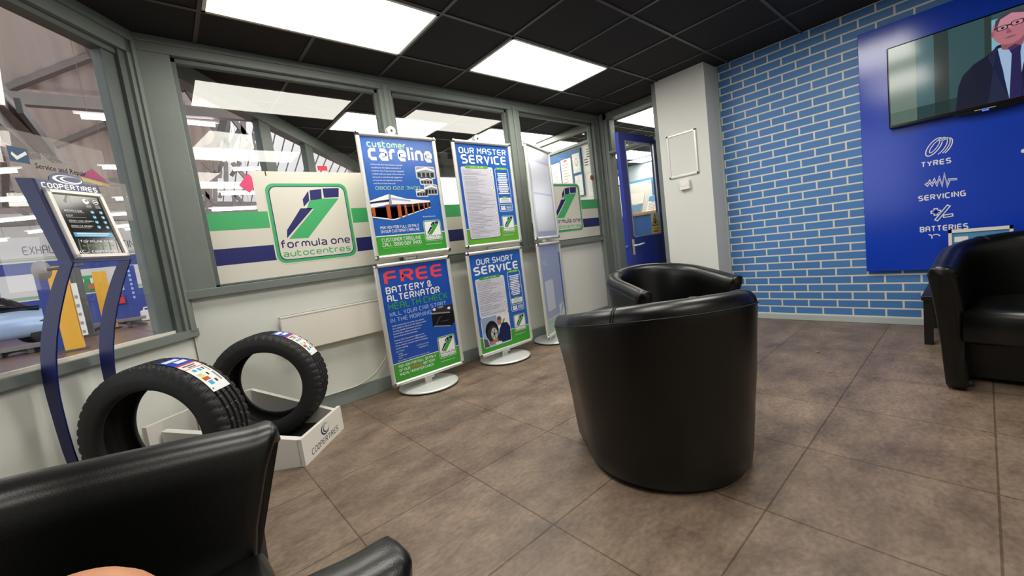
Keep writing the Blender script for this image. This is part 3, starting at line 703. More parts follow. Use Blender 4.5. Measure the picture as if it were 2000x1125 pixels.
def mot_low(s):
    s.rect(0, 0, 1, 1, 'mot_glare', 0).rect(0, 0, 1, .16, 'mot_green_glare', 1).rect(0, .16, 1, .166, 'mot_line', 1); s.rect(.93, 0.1, 1, .9, 'p_blue', 1)
    s.st('ALL', .13, .78, .38, .83, 'mot_white', .9); s.rr(.12, .25, .5, .6, .02, 'mot_white', 1); s.logo(.66, .09, .27, .19, 2, navy='mot_glare', green='mot_green_glare', white='mot_line')
def poster_stand(loc, rz, label, du_up, du_lo, up, low, cap_h):
    t = thing('poster_stand', label, 'poster stand', (loc[0], loc[1], 0), rz, 'double-deck snap frame poster stands')
    Lc = lambda mb, nm, par: mb.build(nm, par, world=False)
    m = MB(); m.lathe([(.235, 0), (.245, .004), (.245, .012)], 'dark_rubber', 56); m.lathe([(.245, .012), (.24, .02), (.2, .027), (.06, .032), (.0, .033)], 'alu_base', 56); Lc(m, 'base', t)
    m = MB()
    for dx in (-.02, .02): m.tube([(dx, 0.0, .03), (dx, .0, cap_h-.02)], .014, 'alu', 12)
    m.box((-.01, -.012, .03), (.01, .012, cap_h-.05), 'alu'); Lc(m, 'pole', t)
    m = MB(); m.tube([(0, -.022, cap_h), (0, .022, cap_h)], .035, 'alu', 20); m.tube([(0, -.026, cap_h), (0, -.021, cap_h)], .008, 'dark_rubber', 10); m.box((-.03, -.02, cap_h-.05), (.03, .02, cap_h-.01), 'alu'); Lc(m, 'pole_cap', t)
    for z0, z1, du, fn in ((1.072, 2.018, du_up, up), (.087, 1.043, du_lo, low)):
        W = .668; x0 = du-W/2; x1 = du+W/2; yf = -.052; yb = -.022; fr = .032
        m = MB(); r = .016
        for a, b in (((x0+.02, z0+r), (x1-.02, z0+r)), ((x0+.02, z1-r), (x1-.02, z1-r)), ((x0+r, z0+.02), (x0+r, z1-.02)), ((x1-r, z0+.02), (x1-r, z1-.02))):
            m.tube([(a[0], -.037, a[1]), (b[0], -.037, b[1])], r, 'alu', 14)
        m.box((x0+.012, yb-.012, z0+.012), (x1-.012, yb, z1-.012), 'white_gloss')
        f = Lc(m, 'snap_frame', t)
        for cx in (x0+.017, x1-.017):
            for cz in (z0+.017, z1-.017):
                m = MB(); sx = 1 if cx < du else -1; sz = 1 if cz < (z0+z1)/2 else -1
                m.box((cx-.0185, -.0555, cz-.0185), (cx+.0185, -.021, cz+.0185), 'alu_cap', bev=.012); Lc(m, 'corner_cap', f)
        s = base_sheet((x0+fr, yb-.014, z0+fr), W-2*fr, z1-z0-2*fr); fn(s); s.mb.build('poster', f, world=False)
        for zc in (z0+.05, z1-.09): m = MB(); m.box((-.05, -.024, zc), (.05, .018, zc+.04), 'alu'); Lc(m, 'clamp', f)
        m = MB(); m.box((-.045, -.03, z0-.022), (.045, .014, z0+.004), 'alu', bev=.003); Lc(m, 'frame_foot', f)
    return t
poster_stand((1.525, 3.005), 0, 'poster stand with the customer careline poster above the red FREE battery poster', .033, .008, careline, free, 2.05)
poster_stand((2.345, 2.99), 0, 'poster stand with the OUR MASTER SERVICE poster above OUR SHORT SERVICE', .03, .015, master, short, 2.045)
poster_stand((3.075, 2.995), R_(23), 'poster stand turned sideways with MOT posters paled by painted glare, rightmost of the three stands', .0, .0, mot_up, mot_low, 2.03)

# ================================================================ TYRES + TROUGH
def tyre_mesh(Rr, r, w):
    m = MB(); hw = w/2
    prof = [(r, -hw*.80), (r+.006, -hw*.92), (r+.02, -hw*.99), (r+.05, -hw*1.03), (Rr-.05, -hw*1.02), (Rr-.028, -hw*.98), (Rr-.012, -hw*.90), (Rr-.006, -hw*.80)]
    gr = (-.46, -.16, .16, .46)
    xs = [-.62]
    for g in gr: xs += [g-.075, g-.05, g+.05, g+.075]
    xs.append(.62)
    for x in xs:
        inside = any(abs(x-g) < .06 for g in gr); prof.append((Rr-(.009 if inside else 0)-.004*x*x, x*hw))
    prof += [(a, -b) for a, b in reversed(prof[:8])]
    inner = [(r+.0, hw*.70), (r+.02, hw*.78), (Rr-.045, hw*.86), (Rr-.022, hw*.6), (Rr-.02, 0)]
    prof += inner+[(a, -b) for a, b in reversed(inner[:-1])]
    n = 288; vs = []; fs = []; K = len(prof)
    for i in range(n):
        a = 2*math.pi*i/n
        for j, (rad, x) in enumerate(prof):
            rr = rad
            if j < 8+18+8:
                xn = x/hw; ph = (i+int(xn*4)) % 6
                if .58 < abs(xn) < .95 and rad > Rr-.02 and ph in (0, 1) : rr -= .006
                if .22 < abs(xn) < .4 and (i+int(abs(xn)*10)) % 8 == 0: rr -= .005
                if abs(xn) < .1 and (i+int(xn*30)) % 12 == 0: rr -= .003
            vs.append((rr*math.cos(a), x, rr*math.sin(a)))
    f2 = []
    for i in range(n):
        k = (i+1) % n
        for j in range(K): (f2 if 7 <= j < 26 else fs).append((i*K+j, i*K+(j+1) % K, k*K+(j+1) % K, k*K+j))
    m.add(vs, fs, 'tyre', True); return m.add(vs, f2, 'tyre', False)
def label_strip(Rr, w, a0, a1, cols, x0=-.52, x1=.5):     # curved paper label on the tread; cols: (f0,f1,x0,x1,mat,lift)
    m = MB(); hw = w/2
    def patch(f0, f1, u0, u1, mt, lift):
        n = max(2, int(abs(f1-f0)*24)+1); vs = []; fs = []
        for k in range(n+1):
            a = a0+(a1-a0)*(f0+(f1-f0)*k/n)
            for u in (u0, u1): x = (x0+(x1-x0)*u)*hw; vs.append(((Rr+.0016+lift)*math.cos(a), x, (Rr+.0016+lift)*math.sin(a)))
        for k in range(n): fs.append((2*k, 2*k+1, 2*k+3, 2*k+2))
        m.add(vs, fs, mt)
    for c in cols: patch(*c)
    return m
def tyre(loc, yaw, Rr, r, w, a0, a1, label, lean=0):
    t = thing('tyre', label, 'tyre', loc, 0, 'new tyres on the tyre display'); t.rotation_euler = (lean, 0, yaw)
    tyre_mesh(Rr, r, w).build('rubber', t, world=False)
    L = .0004
    cols = [(0, .30, 0, 1, 'panel_blue', 0), (.05, .13, .1, .8, 'p_white', L), (.16, .24, .35, .9, 'p_white', L), (.30, .335, 0, 1, 'red', 0), (.335, .45, 0, 1, 'paper', 0), (.36, .39, .15, .8, 'p_text', L), (.41, .435, .3, .7, 'p_text', L),
            (.45, .465, 0, 1, 'red', 0), (.465, 1, 0, 1, 'p_white', 0), (.50, .56, .2, .38, 'p_cyan', L), (.50, .57, .48, .62, 'p_cyan', L), (.50, .56, .70, .78, 'p_black', L), (.48, .62, .86, .92, 'p_grey', L),
            (.62, .66, .12, .34, 'p_pale', L), (.66, .71, .12, .40, 'lemon', L), (.71, .78, .12, .46, 'p_orange', L), (.64, .70, .55, .64, 'p_black', L), (.80, .88, .2, .42, 'p_cyan', L), (.80, .86, .56, .68, 'p_black', L), (.66, .86, .82, .92, 'p_grey', L), (.93, .96, .08, .14, 'p_black', L)]
    label_strip(Rr, w, a0, a1, cols).build('tread_label', t, world=False)
    m = MB(); m.tube([(r*math.cos(a)*1.012, w*.40, r*math.sin(a)*1.012) for a in [k*math.pi*2/60 for k in range(61)]], .0025, 'dark_rubber', 6, False); m.build('bead', t, world=False)
    return t
# local axis of the tyre is Y; the face turned to the viewer looks along -Y
T1 = (-.0835, 2.359, .4316); T2 = (.406, 2.877, .402)
tyre(T1, R_(-40.7), .32, .216, .198, R_(80), R_(31), 'black car tyre with a paper tread label, the nearer one left of the other tyre')
tyre(T2, R_(-33.3), .317, .213, .215, R_(76), R_(27), 'black car tyre with a paper tread label, in the white trough below the heater')

t = thing('tyre_display_trough', 'low white wooden trough with a brand name on its end board, beside two tyres', 'display trough', (.4, 2.75, 0))
a = V3((.43, 2.43, 0)); b = V3((.75, 2.774, 0)); dd = (b-a).normalized(); ou = V3((dd.y, -dd.x, 0))
m = MB(); hh = .155
def slab(mb, p, q, n, th, z0p, z1p, z0q, z1q, mt):     # upright board from p to q with thickness th along n
    vs = [V3((x.x, x.y, z))+n*k for x, zz in ((p, (z0p, z1p)), (q, (z0q, z1q))) for z in zz for k in (0, th)]
    mb.add(vs, [(0, 1, 3, 2), (4, 6, 7, 5), (0, 4, 5, 1), (2, 3, 7, 6), (0, 2, 6, 4), (1, 5, 7, 3)], mt)
slab(m, a, b, -ou, .022, 0, hh, 0, hh, 'white_gloss'); e1 = m.build('end_board', t)
s = Sheet(a, dd, (0, 0, 1), ou, (b-a).length, hh)
s.crescent(.53, .66, .105, .22, 'p_navy', 'white_gloss', 1).st('COOPERTIRES', .16, .15, .84, .37, 'p_navy', .85, 1, .12); s.build('lettering', e1)
ea = at_pl(285, 835, bp(0, .08, 0), BN); ze = ea.z; ea = V3((ea.x, ea.y, 0)); eb = V3((.03, 3.10, 0)); ec = V3((.34, 3.19, 0))
m = MB(); slab(m, ea, eb, BN*-1, .024, 0, ze, 0, ze-.03, 'white_gloss'); m.build('end_board', t)
fa = a-ou*.022+dd*.006; fe = V3((-.13, 2.862, 0)); n1 = V3((.626, .78, 0))
m = MB(); slab(m, fa, fe, n1, .042, 0, hh-.004, 0, .31, 'white_gloss'); m.build('side_board', t)
ba = b-ou*.022-dd*.03
m = MB(); slab(m, ba, ec, V3((-.72, -.69, 0)), .03, 0, hh-.004, 0, .335, 'white_gloss'); m.build('side_board', t)
m = MB(); slab(m, ec, eb, V3((0, -1, 0)), .024, 0, .335, 0, ze-.03, 'white_gloss'); m.build('back_board', t)
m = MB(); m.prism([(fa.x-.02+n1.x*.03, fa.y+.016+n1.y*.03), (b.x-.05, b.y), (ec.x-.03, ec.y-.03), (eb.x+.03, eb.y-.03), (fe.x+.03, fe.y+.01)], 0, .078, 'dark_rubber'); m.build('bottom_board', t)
m = MB(); m.prism([(-.16, 2.36), (-.07, 2.26), (.03, 2.40), (-.02, 2.50), (-.06, 2.52)], 0, .108, 'white_gloss', None); m.build('tyre_rest', t)

# ================================================================ LEAFLET STAND (blue, curved legs)
dS = V3((.744, .668, 0)); nb = V3((-.668, .744, 0)); P0 = V3((-.250, 2.369, 0))
kS = .93; WS = .224
def sp(u, back, z): return P0+dS*u+nb*back+V3((0, 0, z))
zz = lambda z: 1.045+(z-1.045)*kS if z > 1.045 else 1.045-(1.045-z)*kS
t = thing('leaflet_stand', 'tall blue leaflet stand on two curved legs with a framed black tyre poster', 'display stand', sp(WS/2, .2, 0))
bt = (.095*kS, zz(1.59)); bb = (0, zz(1.22))
tilt = (V3((0, bt[0], bt[1]))-V3((0, bb[0], bb[1]))); hl = tilt.length
Vd = (nb*(bt[0]-bb[0])+V3((0, 0, bt[1]-bb[1]))).normalized(); Nd = dS.cross(Vd)
m = MB()
O = sp(0, 0, bb[1]); 
def onp(u, v, d): return O+dS*u+Vd*v-Nd*d
# folded front sheet with arched header
arch = [(WS*.5+WS*.27*math.cos(R_(180-x)), hl-.0+.042*math.sin(R_(180-x))) for x in range(0, 181, 12)]
outl = [(0, 0), (WS, 0), (WS, hl)]+list(reversed(arch))+[(0, hl)]
vs = [onp(u, v, d) for d in (0, .006) for u, v in outl]; n = len(outl)
m.add(vs, [tuple(range(n)), tuple(range(2*n-1, n-1, -1))]+[(i, n+i, n+(i+1) % n, (i+1) % n) for i in range(n)], 'stand_blue'); m.build('header_panel', t)
leg_back = [(1.22, 0, .066), (1.17, .034, .072), (1.12, .066, .076), (1.06, .10, .08), (1.0, .133, .083), (.91, .174, .084), (.82, .205, .083), (.76, .22, .08), (.70, .231, .076), (.64, .238, .07), (.58, .24, .066), (.48, .24, .062), (.38, .235, .06), (.2, .21, .06), (.0, .17, .07)]
for u in (0, WS-.006):
    m = MB(); vs = []
    for z, fb_, wd in leg_back:
        for du in (0, .006): vs += [sp(u+du, fb_*kS, zz(z) if z else 0), sp(u+du, (fb_+wd)*kS, zz(z) if z else 0)]
    fs = []
    for i in range(len(leg_back)-1):
        o = i*4; q = o+4
        fs += [(o, o+1, q+1, q), (o+2, q+2, q+3, o+3), (o, q, q+2, o+2), (o+1, o+3, q+3, q+1)]
    fs += [(0, 2, 3, 1), (len(vs)-4, len(vs)-3, len(vs)-1, len(vs)-2)]
    m.add(vs, fs, 'stand_blue'); m.build('leg', t)
    m = MB(); top = [sp(u+du, bk*kS, zz(z)) for du in (0, .006) for z, bk in ((1.22, 0), (1.59, .095), (1.606, .187), (1.232, .07))]
    m.add(top, [(0, 1, 2, 3), (7, 6, 5, 4), (0, 4, 5, 1), (1, 5, 6, 2), (2, 6, 7, 3), (3, 7, 4, 0)], 'stand_blue'); m.build('side_plate', t)
for u in (-.02, WS-.03):
    m = MB(); vs = [sp(u+du, bk, z) for z in (0, .006) for du, bk in ((0, .14), (.05, .14), (.05, .25), (0, .25))]
    m.add(vs, [(3, 2, 1, 0), (4, 5, 6, 7), (0, 1, 5, 4), (1, 2, 6, 5), (2, 3, 7, 6), (3, 0, 4, 7)], 'stand_blue'); m.build('foot_plate', t)
s = Sheet(onp(0, 0, 0), dS, Vd, Nd, WS, hl)
s.crescent(.52, 1.03, .23, .055, 'p_white', 'stand_blue', 1).st('COOPERTIRES', .07, .90, .95, .965, 'p_white', 1.3, 1, .1); s.build('lettering', t)
m = MB(); fr0, fr1, fv0, fv1, fw = .012, WS-.004, .012, hl*.885, .021
for q in (((fr0, fv0), (fr1, fv0+fw)), ((fr0, fv1-fw), (fr1, fv1)), ((fr0, fv0), (fr0+fw, fv1)), ((fr1-fw, fv0), (fr1, fv1))):
    (u0, v0), (u1, v1) = q; e = .004
    vs = [onp(u, v, 0) for u, v in ((u0, v0), (u1, v0), (u1, v1), (u0, v1))]+[onp(u, v, -.012) for u, v in ((u0+e, v0+e), (u1-e, v0+e), (u1-e, v1-e), (u0+e, v1-e))]
    m.add(vs, [(0, 1, 5, 4), (1, 2, 6, 5), (2, 3, 7, 6), (3, 0, 4, 7), (4, 5, 6, 7)], 'white_gloss')
f = m.build('poster_frame', t)
s = Sheet(onp(fr0+fw*.8, fv0+fw*.8, -.003), dS, Vd, Nd, fr1-fr0-1.6*fw, fv1-fv0-1.6*fw)
s.rect(0, 0, 1, 1, 'poster_black', 0)
for k in range(6): u = .06+.16*k; s.poly([(u, .0), (u+.03, 0), (u+.09, .26), (u+.07, .26)], 'p_text', 1)
s.poly([(.25, .85), (.33, .98), (.30, .985), (.2, .88)], 'p_text', 1).poly([(.35, .83), (.37, .97), (.32, .98)], 'p_grey', 1)
s.ell(.66, .90, .065, .045, 'p_white', 1).ell(.68, .915, .03, .02, 'poster_black', 2).ell(.87, .895, .06, .04, 'p_white', 1).ell(.87, .895, .046, .03, 'poster_black', 2).line([(.83, .89), (.91, .90)], .004, 'p_white', 3)
for k in range(3): s.rect(.62, .83-.02*k, .74, .84-.02*k, 'p_grey', 1); s.rect(.82, .83-.02*k, .93, .84-.02*k, 'p_grey', 1)
for k, (tx, wd) in enumerate((('ZEON CS8', .36), ('CS7', .13), ('ZEON 4XS SPORT', .52), ('ZEON CS SPORT', .46))):
    v = .715-.085*k; s.st(tx, .12, v, .12+wd, v+.024, 'p_white', 1.0, 1); s.rect(.12, v-.018, .12+.40, v-.011, 'p_grey', 1)
    for u in (.70, .89): s.ell(u, v+.003, .04, .027, 'p_cyan', 1).line([(u-.015, v+.004), (u, v-.008), (u+.02, v+.016)], .002, 'p_white', 2)
s.rr(.10, .295, .93, .37, .004, 'p_cyan', 1).rect(.16, .34, .86, .355, 'p_white', 2).rect(.16, .318, .80, .325, 'p_white', 2)
s.st('formula one', .16, .20, .86, .245, 'p_white', .9, 2).st('autocentres', .16, .135, .86, .172, 'p_green2', .8, 2)
s.crescent(.14, .05, .09, .03, 'p_white', 'poster_black', 1).st('COOPERTIRES', .30, .03, .88, .065, 'p_white', 1.2, 2)
s.build('poster', f)

# ================================================================ TUB CHAIRS (local: facing +X, back at -X)
def tub_chair(loc, theta, label, back_h=.775, arm_h=.672, mt='leather'):
    t = thing('tub_chair', label, 'armchair', loc, theta, 'black leather tub chairs')
    r = .385; T = .105
    NS = 14; NA = 40
    def hgt(x): k = max(0, min(1, (x+r)/(r+.3))); return back_h-(back_h-arm_h)*k**1.1
    st = []                                        # (kind, parameter)
    for i in range(NS): st.append(('L', 1-i/NS))
    for i in range(NA+1): st.append(('A', i/NA))
    for i in range(1, NS+1): st.append(('R', i/NS))
    def klen(z): return .215+.03*math.exp(-((z-.0)/.12)**2)+.12*max(0, (z-.2)/.5)**2.2
    def pt(s, d, z):                               # d inward offset
        k, u = s
        if k == 'A':
            a = math.pi/2+math.pi*u; return V3(((r-d)*math.cos(a), (r-d)*math.sin(a), z))
        sg = 1 if k == 'L' else -1; return V3((u*klen(z), sg*(r-d), z))
    def prof(h):
        return [(.085, .012), (.060, .012), (.050, .03), (.042, .10), (.030, .25), (.015, .42), (.004, h-.14), (-.002, h-.075), (-.003, h-.05), (.002, h-.028), (.014, h-.010), (.032, h-.001), (.055, h),
                (T-.028, h-.006), (T-.010, h-.018), (T, h-.040), (T+.004, h-.09), (T+.014, .48), (T+.02, .35), (T+.02, .20), (T+.02, .012)]
    m = MB(); vs = []; fs = []; K = 21
    for s in st:
        x = pt(s, 0, .7).x; h = hgt(x)
        for d, z in prof(h): vs.append(pt(s, d, z))
    nst = len(st)
    for i in range(nst-1):
        for j in range(K): fs.append((i*K+j, i*K+K+j, i*K+K+(j+1) % K, i*K+(j+1) % K))
    def cap(i, sign):
        base = [vs[i*K+j] for j in range(K)]; prev = list(range(i*K, i*K+K)); dr = V3((1, 0, 0))
        for sc_, fo in ((.93, .010), (.80, .017), (.5, .020)):
            new = []
            for j, p in enumerate(base):
                cy = sum(q.y for q in base)/K
                z = min(max(p.z, .02+(1-sc_)*.2), base[12].z-(1-sc_)*.10)
                q = V3((p.x+fo, cy+(p.y-cy)*sc_, z)); new.append(len(vs)); vs.append(q)
            for j in range(K):
                q = (prev[j], new[j], new[(j+1) % K], prev[(j+1) % K]); fs.append(q if sign > 0 else q[::-1])
            prev = new
        fs.append(tuple(prev) if sign < 0 else tuple(reversed(prev)))
    cap(0, -1); cap(nst-1, 1)
    m.add(vs, fs, mt, True)
    shell = m.build('tub_shell', t, world=False)
    m = MB()
    line = [pt(s, -.0045, hgt(pt(s, 0, .7).x)-.052) for s in st]; m.tube(line, .0028, 'seam', 6)
    for idx in (NS+10, NS+NA-10):
        s_ = st[idx]; h = hgt(pt(s_, 0, .7).x)
        for o in (0, 1):
            s2 = ('A', s_[1]+.008*o); m.tube([pt(s2, d-.002, z+.0015) for d, z in prof(h)[8:15]], .0016, 'seam', 5)
        m.tube([pt(s_, d-.002, z) for d, z in prof(h)[14:19]], .0016, 'seam', 5)
    for kk in (0, nst-1):
        sg = 1 if kk == 0 else -1; h = hgt(.3)
        m.tube([V3((klen(h-.05)+.012, sg*(r-d), h-.052)) for d in (.0, .03, .06, .09, T)], .0022, 'seam', 5)
    m.build('seam', shell, world=False)
    ri = r-T-.012
    def outline(ins, xf):
        rr = ri-ins; pts = [(xf-ins, rr)]+[(rr*math.cos(math.pi/2+math.pi*k/24), rr*math.sin(math.pi/2+math.pi*k/24)) for k in range(25)]+[(xf-ins, -rr)]
        return pts
    m = MB(); vs = []; fs = []; lv = [(.255, .03), (.26, .01), (.275, 0), (.40, 0), (.425, .008), (.438, .025), (.444, .06), (.446, .12)]
    for z, ins in lv: vs += [(x, y, z) for x, y in outline(ins, .27)]
    n = 27
    for i in range(len(lv)-1): fs += [(i*n+j, i*n+(j+1) % n, i*n+n+(j+1) % n, i*n+n+j) for j in range(n)]
    fs += [tuple(range(n-1, -1, -1)), tuple(range((len(lv)-1)*n, len(lv)*n))]
    m.add(vs, fs, mt, True); m.build('seat_cushion', t, world=False)
    m = MB(); m.prism(outline(.0, .06), .03, .255, 'leather_grey'); m.build('seat_base', t, world=False)
    for x, y in ((.14, .265), (.14, -.265), (-.19, .19), (-.19, -.19)):
        m = MB(); m.lathe([(.02, 0), (.024, .004), (.024, .03)], 'dark_rubber', 16, Matrix.Translation((x, y, 0))); m.build('foot', t, world=False)
    return t
tub_chair((1.657, .985, 0), R_(53), 'black leather tub chair in the middle of the floor, seen from behind', .775, .652).scale = (1.06, 1.06, 1)
tub_chair((2.66, 1.485, 0), R_(-118), 'black leather tub chair facing the viewer, behind the chair seen from its back')
tub_chair((3.25, -.215, 0), R_(176), 'black leather tub chair at the right edge in front of the blue panel')
tub_chair((-.18, .815, 0), R_(2), 'black leather tub chair in the left foreground, nearest to the viewer', .79, .695)

# ================================================================ SIDE TABLE, BOTTLE, NOTICE FRAME
t = thing('side_table', 'small black square side table between the brick wall and the right chair', 'side table', (4.2, 0, 0))
m = MB(); m.box((3.9, -.27, .312), (4.48, .284, .345), 'table_black', bev=.003); m.build('table_top', t)
for x in (3.915, 4.425):
    for y in (-.265, .23): m = MB(); m.box((x, y, 0), (x+.045, y+.045, .313), 'table_black', bev=.002); m.build('leg', t)
bpz = .345
t = thing('bottle', 'small bottle with a teal band on the black side table', 'bottle', (4.05, .215, bpz))
m = MB(); m.lathe([(.026, 0), (.03, .005), (.03, .08), (.02, .095), (.012, .10), (.012, .11)], 'poster_black', 20, Matrix.Translation((4.05, .215, bpz))); m.build('bottle_body', t)
m = MB(); m.lathe([(.0305, .025), (.0305, .07)], 'teal', 20, Matrix.Translation((4.05, .215, bpz))); m.build('bottle_label', t)
m = MB(); m.lathe([(.015, .108), (.015, .125), (.0, .127)], 'dark_rubber', 16, Matrix.Translation((4.05, .215, bpz))); m.build('bottle_cap', t)

# ================================================================ BLUE PANEL, TV
PX = XB-.045
t = thing('wall_sign_panel', 'large deep blue panel with white service icons on the brick wall', 'sign board', (XB, -.3, 1.4))
m = MB(); m.box((PX, -1.4, .452), (XB-.012, .645, 2.35), 'panel_blue', bev=.003); m.build('board', t)
m = MB()
for y in (.5, -.4, -1.2): m.box((XB-.014, y-.04, .6), (XB, y+.04, 2.2), 'panel_blue')
m.build('wall_batten', t)
s = Sheet((PX, .645, .452), (0, -1, 0), (0, 0, 1), (-1, 0, 0), 2.045, 1.898)
def yz(y, z): return ((.645-y)/2.045, (z-.452)/1.898)
def word(txt, y0, y1, z0, z1, wt=1.35):
    u0, v0 = yz(y0, z0); u1, v1 = yz(y1, z1); s.st(txt, u0, v0, u1, v1, 'p_white', wt, 1)
word('TYRES', .307, .15, 1.236, 1.276); word('SERVICING', .326, .082, .985, 1.026); word('BATTERIES', .322, .072, .745, .788)
def loopl(pts, wd, closed=False): s.line([yz(*p) for p in pts]+([yz(*pts[0])] if closed else []), wd, 'p_white', 1)
# tyre icon
def el(cy, cz, a, b, rot, wd, n=30, a0=0, a1=360):
    pts = []
    for k in range(n+1):
        q = R_(a0+(a1-a0)*k/n); x = a*math.cos(q); z = b*math.sin(q); pts.append((cy-(x*math.cos(rot)-z*math.sin(rot)), cz+(x*math.sin(rot)+z*math.cos(rot))))
    loopl(pts, wd)
el(.236, 1.372, .068, .030, R_(58), .006); el(.233, 1.374, .046, .014, R_(58), .0045); el(.214, 1.366, .070, .034, R_(58), .005, a0=-130, a1=60); el(.200, 1.362, .069, .034, R_(58), .005, a0=-120, a1=55); el(.188, 1.358, .067, .034, R_(58), .006, a0=-120, a1=60)
# pulse icon, outlined
wv = [(.286, 1.115), (.275, 1.10), (.262, 1.125), (.25, 1.097), (.238, 1.133), (.225, 1.092), (.212, 1.143), (.198, 1.083), (.186, 1.162), (.172, 1.075), (.162, 1.118), (.122, 1.113)]
loopl(wv, .015)
u = [yz(*p) for p in wv]; s.line(u, .005, 'panel_blue', 2)
# plus / slash / minus icon, outlined
for pts in (((.262, .892), (.206, .892)), ((.234, .92), (.234, .864)), ((.165, .932), (.235, .825)), ((.198, .852), (.145, .858))):
    q = [yz(*p) for p in pts]; e = .02
    s.line(q, .024, 'p_white', 1); 
    a_, b_ = V3((*pts[0], 0)), V3((*pts[1], 0)); d_ = (b_-a_).normalized()*.007; s.line([yz((a_+d_).x, (a_+d_).y), yz((b_-d_).x, (b_-d_).y)], .011, 'panel_blue', 3)
el(.236, .70, .022, .022, 0, .007, a0=20, a1=200); loopl([(.275, .725), (.25, .712)], .008)
s.rr(*yz(-.168, 1.225), *yz(-.21, 1.25), .01, 'p_white', 1)
s.build('lettering', t)
t = thing('sign_holder', 'white-edged sign holder on the side table, just showing above the right tub chair', 'sign holder', (4.3, .02, .345))
m = MB()
for a_, b_ in (((.165, .735), (-.13, .757)), ((.165, .345), (-.13, .365)), ((.165, .345), (.148, .757)), ((-.113, .345), (-.13, .757))): m.box((4.29, a_[0], a_[1]), (4.31, b_[0], b_[1]), 'white_gloss')
m.build('frame', t)
s = Sheet((4.298, .15, .365), (0, -1, 0), (0, 0, 1), (-1, 0, 0), .265, .37); s.rect(0, 0, 1, 1, 'paper_blue', 0).rect(.05, .82, .3, .92, 'p_white', 1); s.build('print', t)

t = thing('television', 'flat black wall television showing a man in a dark suit and glasses', 'television', (PX-.03, -.05, 1.86))
y0, y1, z0, z1 = .47, -.585, 1.562, 2.158; XT = PX-.07
m = MB(); m.box((XT, y0, z0), (PX-.02, y1, z1), 'tv_black', bev=.008)
m.prism([(.16, z0+.01), (.10, z0-.012), (.04, z0-.022), (-.12, z0-.022), (-.18, z0-.012), (-.26, z0+.01)], XT+.002, PX-.03, 'tv_black', Matrix(((0, 0, 1, 0), (1, 0, 0, 0), (0, 1, 0, 0), (0, 0, 0, 1))))
m.build('bezel', t)
m = MB(); m.box((PX-.022, .1, 1.7), (PX, -.2, 2.0), 'tv_black'); m.build('wall_mount', t)
def scr(name, h, st=.75):
    mm = bpy.data.materials.new(name); mm.use_nodes = True; b = mm.node_tree.nodes['Principled BSDF']
    b.inputs['Base Color'].default_value = (.01, .01, .01, 1); b.inputs['Roughness'].default_value = .12; b.inputs['Emission Color'].default_value = lin(h); b.inputs['Emission Strength'].default_value = st; MAT[name] = mm
for nm, h in (('s_teal', '#38585c'), ('s_teal2', '#456a70'), ('s_dk', '#303f3e'), ('s_lt', '#6f8478'), ('s_suit', '#171b33'), ('s_suit2', '#232a48'), ('s_shirt', '#a9c6e8'), ('s_tie', '#2b2458'), ('s_skin', '#c27a86'), ('s_skin2', '#d490a0'), ('s_skin3', '#9a5c68'), ('s_hair', '#4a4550'), ('s_glass', '#20222c'), ('s_edge', '#86c0cf')): scr(nm, h)  # greyed tones: haze of room reflections put into the picture colours
W, H = y0-y1-.03, z1-z0-.035
s = Sheet((XT-.0006, y0-.012, z0+.024), (0, -1, 0), (0, 0, 1), (-1, 0, 0), W, H)
s.rect(0, 0, 1, 1, 's_teal', 0).rect(0, 0, .14, 1, 's_lt', 1).rect(.14, 0, .23, 1, 's_teal2', 1).rect(.23, .0, .30, 1, 's_dk', 1).rect(.30, .0, .46, 1, 's_teal', 1).rect(.46, 0, .49, 1, 's_dk', 1).rect(.49, .5, .53, .94, 's_edge', 1).rect(0, 0, .5, .16, 's_dk', 1)
s.O = s.O+s.U*(-.128*W); sO = s.N*0
s.poly([(.455, 0), (.47, .28), (.49, .40), (.54, .50), (.60, .56), (.645, .64), (.76, .64), (.82, .56), (.92, .48), (.965, .3), (.98, 0)], 's_suit', 2)
s.poly([(.64, .60), (.665, .34), (.685, .0), (.72, 0), (.745, .34), (.77, .62)], 's_shirt', 3).poly([(.685, .58), (.715, .60), (.74, .57), (.735, .50), (.745, .0), (.69, 0), (.70, .50)], 's_tie', 4)
s.poly([(.64, .64), (.60, .54), (.64, .30), (.69, .0), (.60, 0)], 's_suit2', 4).poly([(.77, .64), (.80, .54), (.765, .30), (.735, .0), (.8, 0)], 's_suit2', 4)
s.poly([(.655, .66), (.66, .58), (.70, .545), (.745, .58), (.755, .66)], 's_skin3', 4)
s.ell(.692, .79, .072, .175, 's_skin', 5, rot=.12).ell(.70, .885, .058, .085, 's_skin2', 6).ell(.628, .775, .012, .035, 's_skin3', 5)
s.poly([(.63, .80), (.635, .92), (.675, .985), (.735, .98), (.77, .90), (.768, .80), (.75, .92), (.70, .955), (.655, .92), (.642, .85)], 's_hair', 7)
s.rr(.638, .79, .686, .845, .012, 's_glass', 7).rr(.643, .797, .681, .838, .01, 's_skin2', 8).rr(.697, .805, .750, .86, .012, 's_glass', 7).rr(.702, .812, .745, .853, .01, 's_skin2', 8).rect(.684, .825, .70, .838, 's_glass', 7)
s.rect(.628, .82, .64, .835, 's_glass', 7).rect(.748, .835, .768, .85, 's_glass', 7).ell(.664, .817, .007, .012, 's_glass', 9).ell(.723, .832, .007, .012, 's_glass', 9)
s.poly([(.685, .80), (.678, .745), (.70, .738), (.702, .75)], 's_skin3', 7).poly([(.668, .695), (.69, .707), (.72, .705), (.715, .69), (.69, .683)], 's_skin3', 7)
s.O = s.O+s.U*(.128*W)
s.build('screen', t)
m = MB(); m.box((XT-.004, .035, z0-.006), (XT+.002, -.06, z0-.001), 'steel'); m.build('badge', t)
